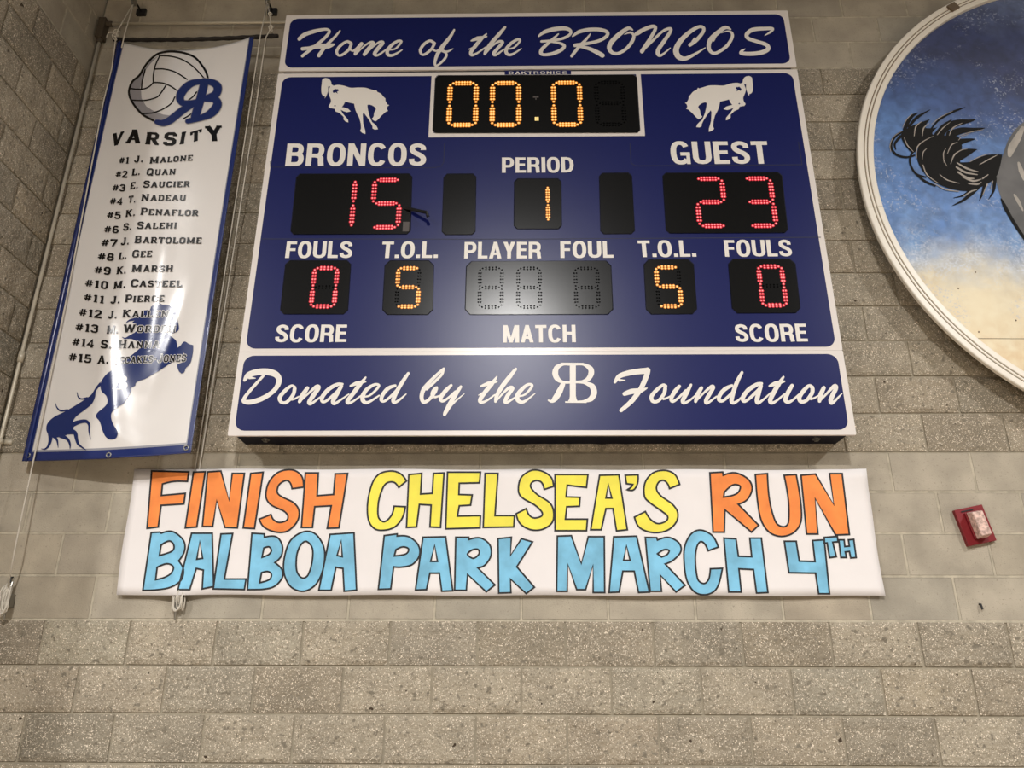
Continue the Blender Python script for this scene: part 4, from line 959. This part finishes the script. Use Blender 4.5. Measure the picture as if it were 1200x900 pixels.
zz = mth('ADD', mth('MULTIPLY', mth('SUBTRACT', sep.outputs['Z'], MZ-1.45), 1/2.9), mth('MULTIPLY', mth('SUBTRACT', mnoise(2.6, 6), .5), .16))
tilt = mth('MULTIPLY', mth('MULTIPLY', mth('SUBTRACT', sep.outputs['X'], 5.15), .17), mramp(zz, [(.42, (0, 0, 0, 1)), (.62, (1, 1, 1, 1))]))
zs = mth('ADD', mth('ADD', zz, tilt), mth('MULTIPLY', mth('SUBTRACT', mnoise(5.5, 7), .5), .12))
sky = mramp(zs, [(0, rgb(216,192,152)), (.14, rgb(228,206,168)), (.23, rgb(222,206,174)), (.305, rgb(206,196,174)), (.335, rgb(168,178,192)), (.36, rgb(116,150,196)), (.44, rgb(88,126,184)), (.53, rgb(82,118,174)), (.62, rgb(60,84,138)), (.74, rgb(50,58,98)), (.86, rgb(44,54,98)), (.97, rgb(86,98,132))])
sky = mmix(mramp(mnoise(3.2, 5, .6), [(.55, (0, 0, 0, 1)), (.72, (.55, .55, .55, 1))]), sky, mramp(zz, [(.3, rgb(220,204,172)), (.4, rgb(150,172,206)), (.62, rgb(84,82,104)), (.8, rgb(30,36,70))]))
mo = t.nodes.new('ShaderNodeMix'); mo.data_type = 'RGBA'; mo.blend_type = 'OVERLAY'; mo.inputs[0].default_value = .55
t.links.new(sky, mo.inputs[6]); t.links.new(mramp(mnoise(16, 8, .4), [(.32, (.28, .28, .28, 1)), (.68, (.72, .72, .72, 1))]), mo.inputs[7]); sky = mo.outputs[2]
gl = U(1148, 352, YM); vd = t.nodes.new('ShaderNodeVectorMath'); vd.operation = 'DISTANCE'; t.links.new(tc.outputs['Object'], vd.inputs[0]); vd.inputs[1].default_value = gl
sky = mmix(mth('MULTIPLY', mramp(mth('ADD', vd.outputs['Value'], mth('MULTIPLY', mnoise(9, 4), .12)), [(.1, (.8, .8, .8, 1)), (.5, (0, 0, 0, 1))]), 1.0), sky, rgb(244, 230, 196))
fl = mth('MULTIPLY', mramp(mnoise(85, 5), [(.56, (0, 0, 0, 1)), (.66, (.8, .8, .8, 1))]), mramp(mnoise(4.4, 3), [(.5, (0, 0, 0, 1)), (.62, (.7, .7, .7, 1))]))
sky = mmix(fl, sky, rgb(190, 196, 212))
fl2 = mth('MULTIPLY', mth('MULTIPLY', mramp(mnoise(70, 6), [(.46, (0, 0, 0, 1)), (.62, (1, 1, 1, 1))]), mramp(mnoise(7, 3), [(.42, (.15, .15, .15, 1)), (.6, (1, 1, 1, 1))])), mramp(zz, [(.28, (0, 0, 0, 1)), (.335, (.8, .8, .8, 1)), (.36, (.6, .6, .6, 1)), (.42, (0, 0, 0, 1))]))
sky = mmix(fl2, sky, rgb(214, 220, 230)); t.links.new(sky, b.inputs['Base Color'])
M_SKY = M
def ringpts(r, y, n=128): return [Vector((MX+r*math.cos(2*math.pi*k/n), y, MZ+r*math.sin(2*math.pi*k/n))) for k in range(n)]
bm = bmesh.new(); sheet(bm, list(reversed(ringpts(1.5*RS, YM+.012))), .02); fixn(bm); add('painted_board', bm, M_SKY, mural)
# ring frame in joined lengths
prof = [(1.455, YM+.012), (1.455, YM-.012), (1.459, YM-.016), (1.486, YM-.016), (1.488, YM-.012), (1.4935, YM-.012), (1.4955, YM-.016), (1.504, YM-.016), (1.506, YM-.012), (1.5115, YM-.012), (1.5135, YM-.016), (1.541, YM-.016), (1.5455, YM-.012), (1.5455, YM+.006)]
prof = [(r*RS, y) for r, y in prof]
cuts = [math.radians(q) for q in (-171+360-3, 111+2, 55, 0, -60, -120)]
cuts = sorted(q % (2*math.pi) for q in cuts)
for i, a0 in enumerate(cuts):
    a1 = cuts[(i+1) % len(cuts)]; a1 += 2*math.pi if a1 <= a0 else 0
    a0 += .0006; a1 -= .0006; n = max(8, int((a1-a0)*32)); bm = bmesh.new(); rows_ = []
    for k in range(n+1):
        q = a0+(a1-a0)*k/n; rows_.append([bm.verts.new((MX+r*math.cos(q), y, MZ+r*math.sin(q))) for r, y in prof])
    for k in range(n):
        for j in range(len(prof)-1): bm.faces.new((rows_[k][j], rows_[k][j+1], rows_[k+1][j+1], rows_[k+1][j])).material_index = 1 if j in (4, 8) else 0
        bm.faces.new((rows_[k][-1], rows_[k][0], rows_[k+1][0], rows_[k+1][-1]))
    bm.faces.new(rows_[0]); bm.faces.new(rows_[-1]); fixn(bm)
    add('frame_length', bm, [M_PFR, M_GROOVE], mural, label='curved length of cream ring frame with two grooves')
for q in range(0, 360, 45):
    cx, cz = MX+1.25*math.cos(math.radians(q+10)), MZ+1.25*math.sin(math.radians(q+10))
    bm = bmesh.new(); box(bm, cx-.05, cx+.05, YM+.03, 0, cz-.05, cz+.05); add('mounting_block', bm, M_GROOVE, mural)
p = U(1116, 8.5, YM-.016); bm = bmesh.new()
v = box(bm, -.03, .03, -.012, .006, -.03, .022); bmesh.ops.rotate(bm, verts=v, cent=(0, 0, 0), matrix=Matrix.Rotation(math.radians(-32), 3, 'Y')); bmesh.ops.translate(bm, verts=v, vec=p)
add('bracket', bm, mat('brown_bracket', rgb(104, 86, 64), .6), mural, bevel=.003, label='small brown bracket on the frame')
def mm_(eps): return lambda px, py: U(px, py, YM+.012-eps)
a = Art(); a.stroke([(1128, 396.6, .6), (1330, 397.5, .6)], False, cap=False); a.lay(mm_(.0012), 'board_seam', M_GROOVE, mural)
for px, py in ((1123,338), (1147,389), (1190.5,375.5), (1143,319)):
    bm = bmesh.new(); disc(bm, U(px, py, YM+.012), .0045, .0015, 8); add('screw_head', bm, M_GROOVE, mural)
MC = tr(1030, 100, 6)
a = Art()
a.poly([MC(*q) for q in outline("1026,252 ~960,310 ~905,395 ~872,490 ~838,570 ~822,640 ~842,740 ~880,835 ~925,915 ~980,1010 1035,1085", False)] + [(1222,330), (1240,400), (1262,402), (1268,345), (1285,310), (1340,300), (1430,285), (1462,205), (1495,125), (1522,112), (1532,62), (1500,40), (1440,118), (1330,98), (1275,104), (1240,112)])
hn = a.lay(mm_(.0014), 'horse_haunch', M_HAUNCH, mural, 'grey painted hindquarters of the horse')
for P in ([(920,490,30),(935,440,56),(975,370,50),(1010,300,26)], [(982,545,16),(1000,600,34),(1022,660,20)], [(952,770,14),(980,815,24),(1012,880,10)]):
    a = Art(); a.brush(P, MC, 6); a.lay(mm_(.0019), 'pale_highlight', M_HAUNCHL, hn)
a = Art(); a.brush([(860,798,8),(885,850,26),(925,925,24),(985,1020,22),(1035,1092,20)], MC, 6); a.lay(mm_(.0022), 'dark_contour', M_TAIL, hn)
a = Art()
a.poly([MC(*q) for q in outline("868,486 ~846,590 ~815,655 ~740,705 ~640,740 ~560,738 ~460,712 ~370,668 ~308,600 ~270,520 ~275,445 ~320,385 ~400,352 555,358 ~570,385 ~545,430 ~610,458 690,452 ~620,500 555,540 ~640,538 ~690,515 ~770,488")])
a.poly([MC(*q) for q in outline("155,345 ~205,298 ~280,265 360,238 ~325,295 ~385,300 415,290 ~375,335 400,352 ~325,390 ~275,440 ~240,475 ~190,430 ~162,380")])
for P in ([(430,350,44),(480,290,54),(560,262,44),(640,250,20),(680,238,3)], [(500,345,56),(580,318,44),(660,310,24),(745,300,3)], [(480,470,70),(540,410,54),(610,388,30),(678,377,3)], [(510,550,70),(560,490,54),(620,465,40),(690,451,3)],
   [(370,302,12),(420,245,13),(500,195,17),(560,170,12),(606,154,2)], [(400,345,24),(450,285,22),(515,238,3)], [(180,310,24),(220,230,28),(272,193,5)], [(210,290,18),(270,225,22),(362,170,2)],
   [(230,330,8),(160,330,16),(105,370,20),(86,430,18),(120,485,16),(190,505,15),(250,492,12)], [(150,360,22),(112,410,16),(118,450,8)], [(260,455,8),(225,490,14),(220,550,14),(260,620,14),(330,645,10)], [(260,620,14),(320,672,18),(395,706,12)],
   [(690,720,34),(640,770,26),(580,815,16),(515,846,2)], [(640,740,20),(590,775,12),(524,791,2)], [(745,690,22),(728,760,18),(706,812,2)], [(815,655,28),(806,740,18),(770,803,2)], [(540,430,90),(520,560,110),(600,680,90),(700,690,60)]):
    a.brush(P, MC, 6)
tl_ = a.lay(mm_(.003), 'horse_tail', M_TAIL, mural, 'black flowing painted tail')
a = Art()
for P in ([(550,545,8),(620,585,14),(698,608,5)], [(545,575,12),(610,612,15),(692,628,6)], [(556,610,12),(620,650,14),(668,655,6)], [(590,645,8),(660,672,15),(720,660,5)], [(632,690,10),(690,695,14),(720,682,5)], [(730,655,10),(768,628,6)],
   [(265,512,3),(268,440,8),(310,395,7),(382,357,2)], [(304,522,3),(312,470,7),(335,445,3)], [(310,560,6),(340,630,9),(416,688,3)], [(428,627,4),(480,665,8),(565,689,3)], [(458,545,3),(454,480,8),(470,445,3)], [(478,568,3),(455,520,4)],
   [(482,480,4),(510,420,9),(552,400,3)], [(505,552,4),(530,490,10),(580,455,5),(622,448,2)], [(248,355,5),(260,290,9),(302,253,3)], [(305,355,5),(315,300,9),(352,268,3)], [(178,368,4),(200,420,8),(242,466,3)], [(495,352,4),(520,300,9),(585,265,3)],
   [(410,348,4),(450,300,7),(502,258,2)], [(395,694,4),(470,732,9),(562,746,5)], [(598,778,6),(650,745,10),(690,733,3)], [(730,770,4),(762,695,9)], [(786,730,4),(800,675,8)], [(708,557,4),(770,522,9),(832,490,3)], [(165,300,3),(195,240,5),(235,200,3)], [(370,275,3),(430,225,5),(520,180,2)], [(85,470,3),(78,420,5),(105,360,4),(160,322,3)], [(565,355,4),(640,330,6),(735,310,2)], [(560,385,3),(585,360,5),(640,340,2)], [(640,538,3),(700,505,6),(780,478,3)]):
    a.brush(P, MC, 6)
a.lay(mm_(.0042), 'grey_hair_strokes', M_TAILH, tl_)

# ------------------------------------------------------------------ alarm strobe, nails
al = empty('alarm_strobe', U(1142.5, 616, -.01), 'red wall alarm plate with a clear pinkish strobe box, tilted, right of the paper sign', 'alarm')
K = [U(x, y, -.022) for x, y in ((1118.2,597.8), (1150.8,591), (1168.2,633.2), (1135.4,640))]
bm = bmesh.new(); sheet(bm, K, .03); fixn(bm); add('back_plate', bm, M_REDP, al, bevel=.002)
ex = (K[1]-K[0]); ez = (K[0]-K[3]); ce = (K[0]+K[2])*.5
def prism(bm, u0, u1, v0, v1, y0, y1, s=1, mi=0):
    A = [bm.verts.new(K[3]+ex*u+ez*v+Vector((0, y0, 0))) for u, v in ((u0, v0), (u1, v0), (u1, v1), (u0, v1))]
    cu, cv = (u0+u1)/2, (v0+v1)/2
    B = [bm.verts.new(K[3]+ex*(cu+(u-cu)*s)+ez*(cv+(v-cv)*s)+Vector((0, y1, 0))) for u, v in ((u0, v0), (u1, v0), (u1, v1), (u0, v1))]
    bm.faces.new(A).material_index = mi; bm.faces.new(B).material_index = mi
    for i in range(4): bm.faces.new((A[i], A[(i+1) % 4], B[(i+1) % 4], B[i])).material_index = mi
bm = bmesh.new(); prism(bm, .26, .74, .14, .86, 0, -.012); fixn(bm); add('lens_base', bm, M_REDP, al, bevel=.002)
bm = bmesh.new(); prism(bm, .3, .72, .12, .86, -.012, -.058, .86); fixn(bm); ln_ = add('strobe_lens', bm, M_LENS, al, bevel=.004, label='clear pinkish strobe lens')
bm = bmesh.new(); prism(bm, .2, .62, .9, .93, 0, -.003); fixn(bm); add('plate_slot', bm, M_BLACK, al)
for px, py, lb in ((1148.3,711, 'small dark nail in the smooth block below the red alarm plate'), (14.3,679.5, 'small dark nail beside the far left cord cleat')):
    p = U(px, py, 0); bm = bmesh.new(); tube(bm, [(p.x, .006, p.z+.012), (p.x, -.012, p.z+.01), (p.x+.002, -.014, p.z-.014)], .0045, 8); tag(add('nail', bm, M_BLACK), lb, 'nail', 'dark nails in the wall')
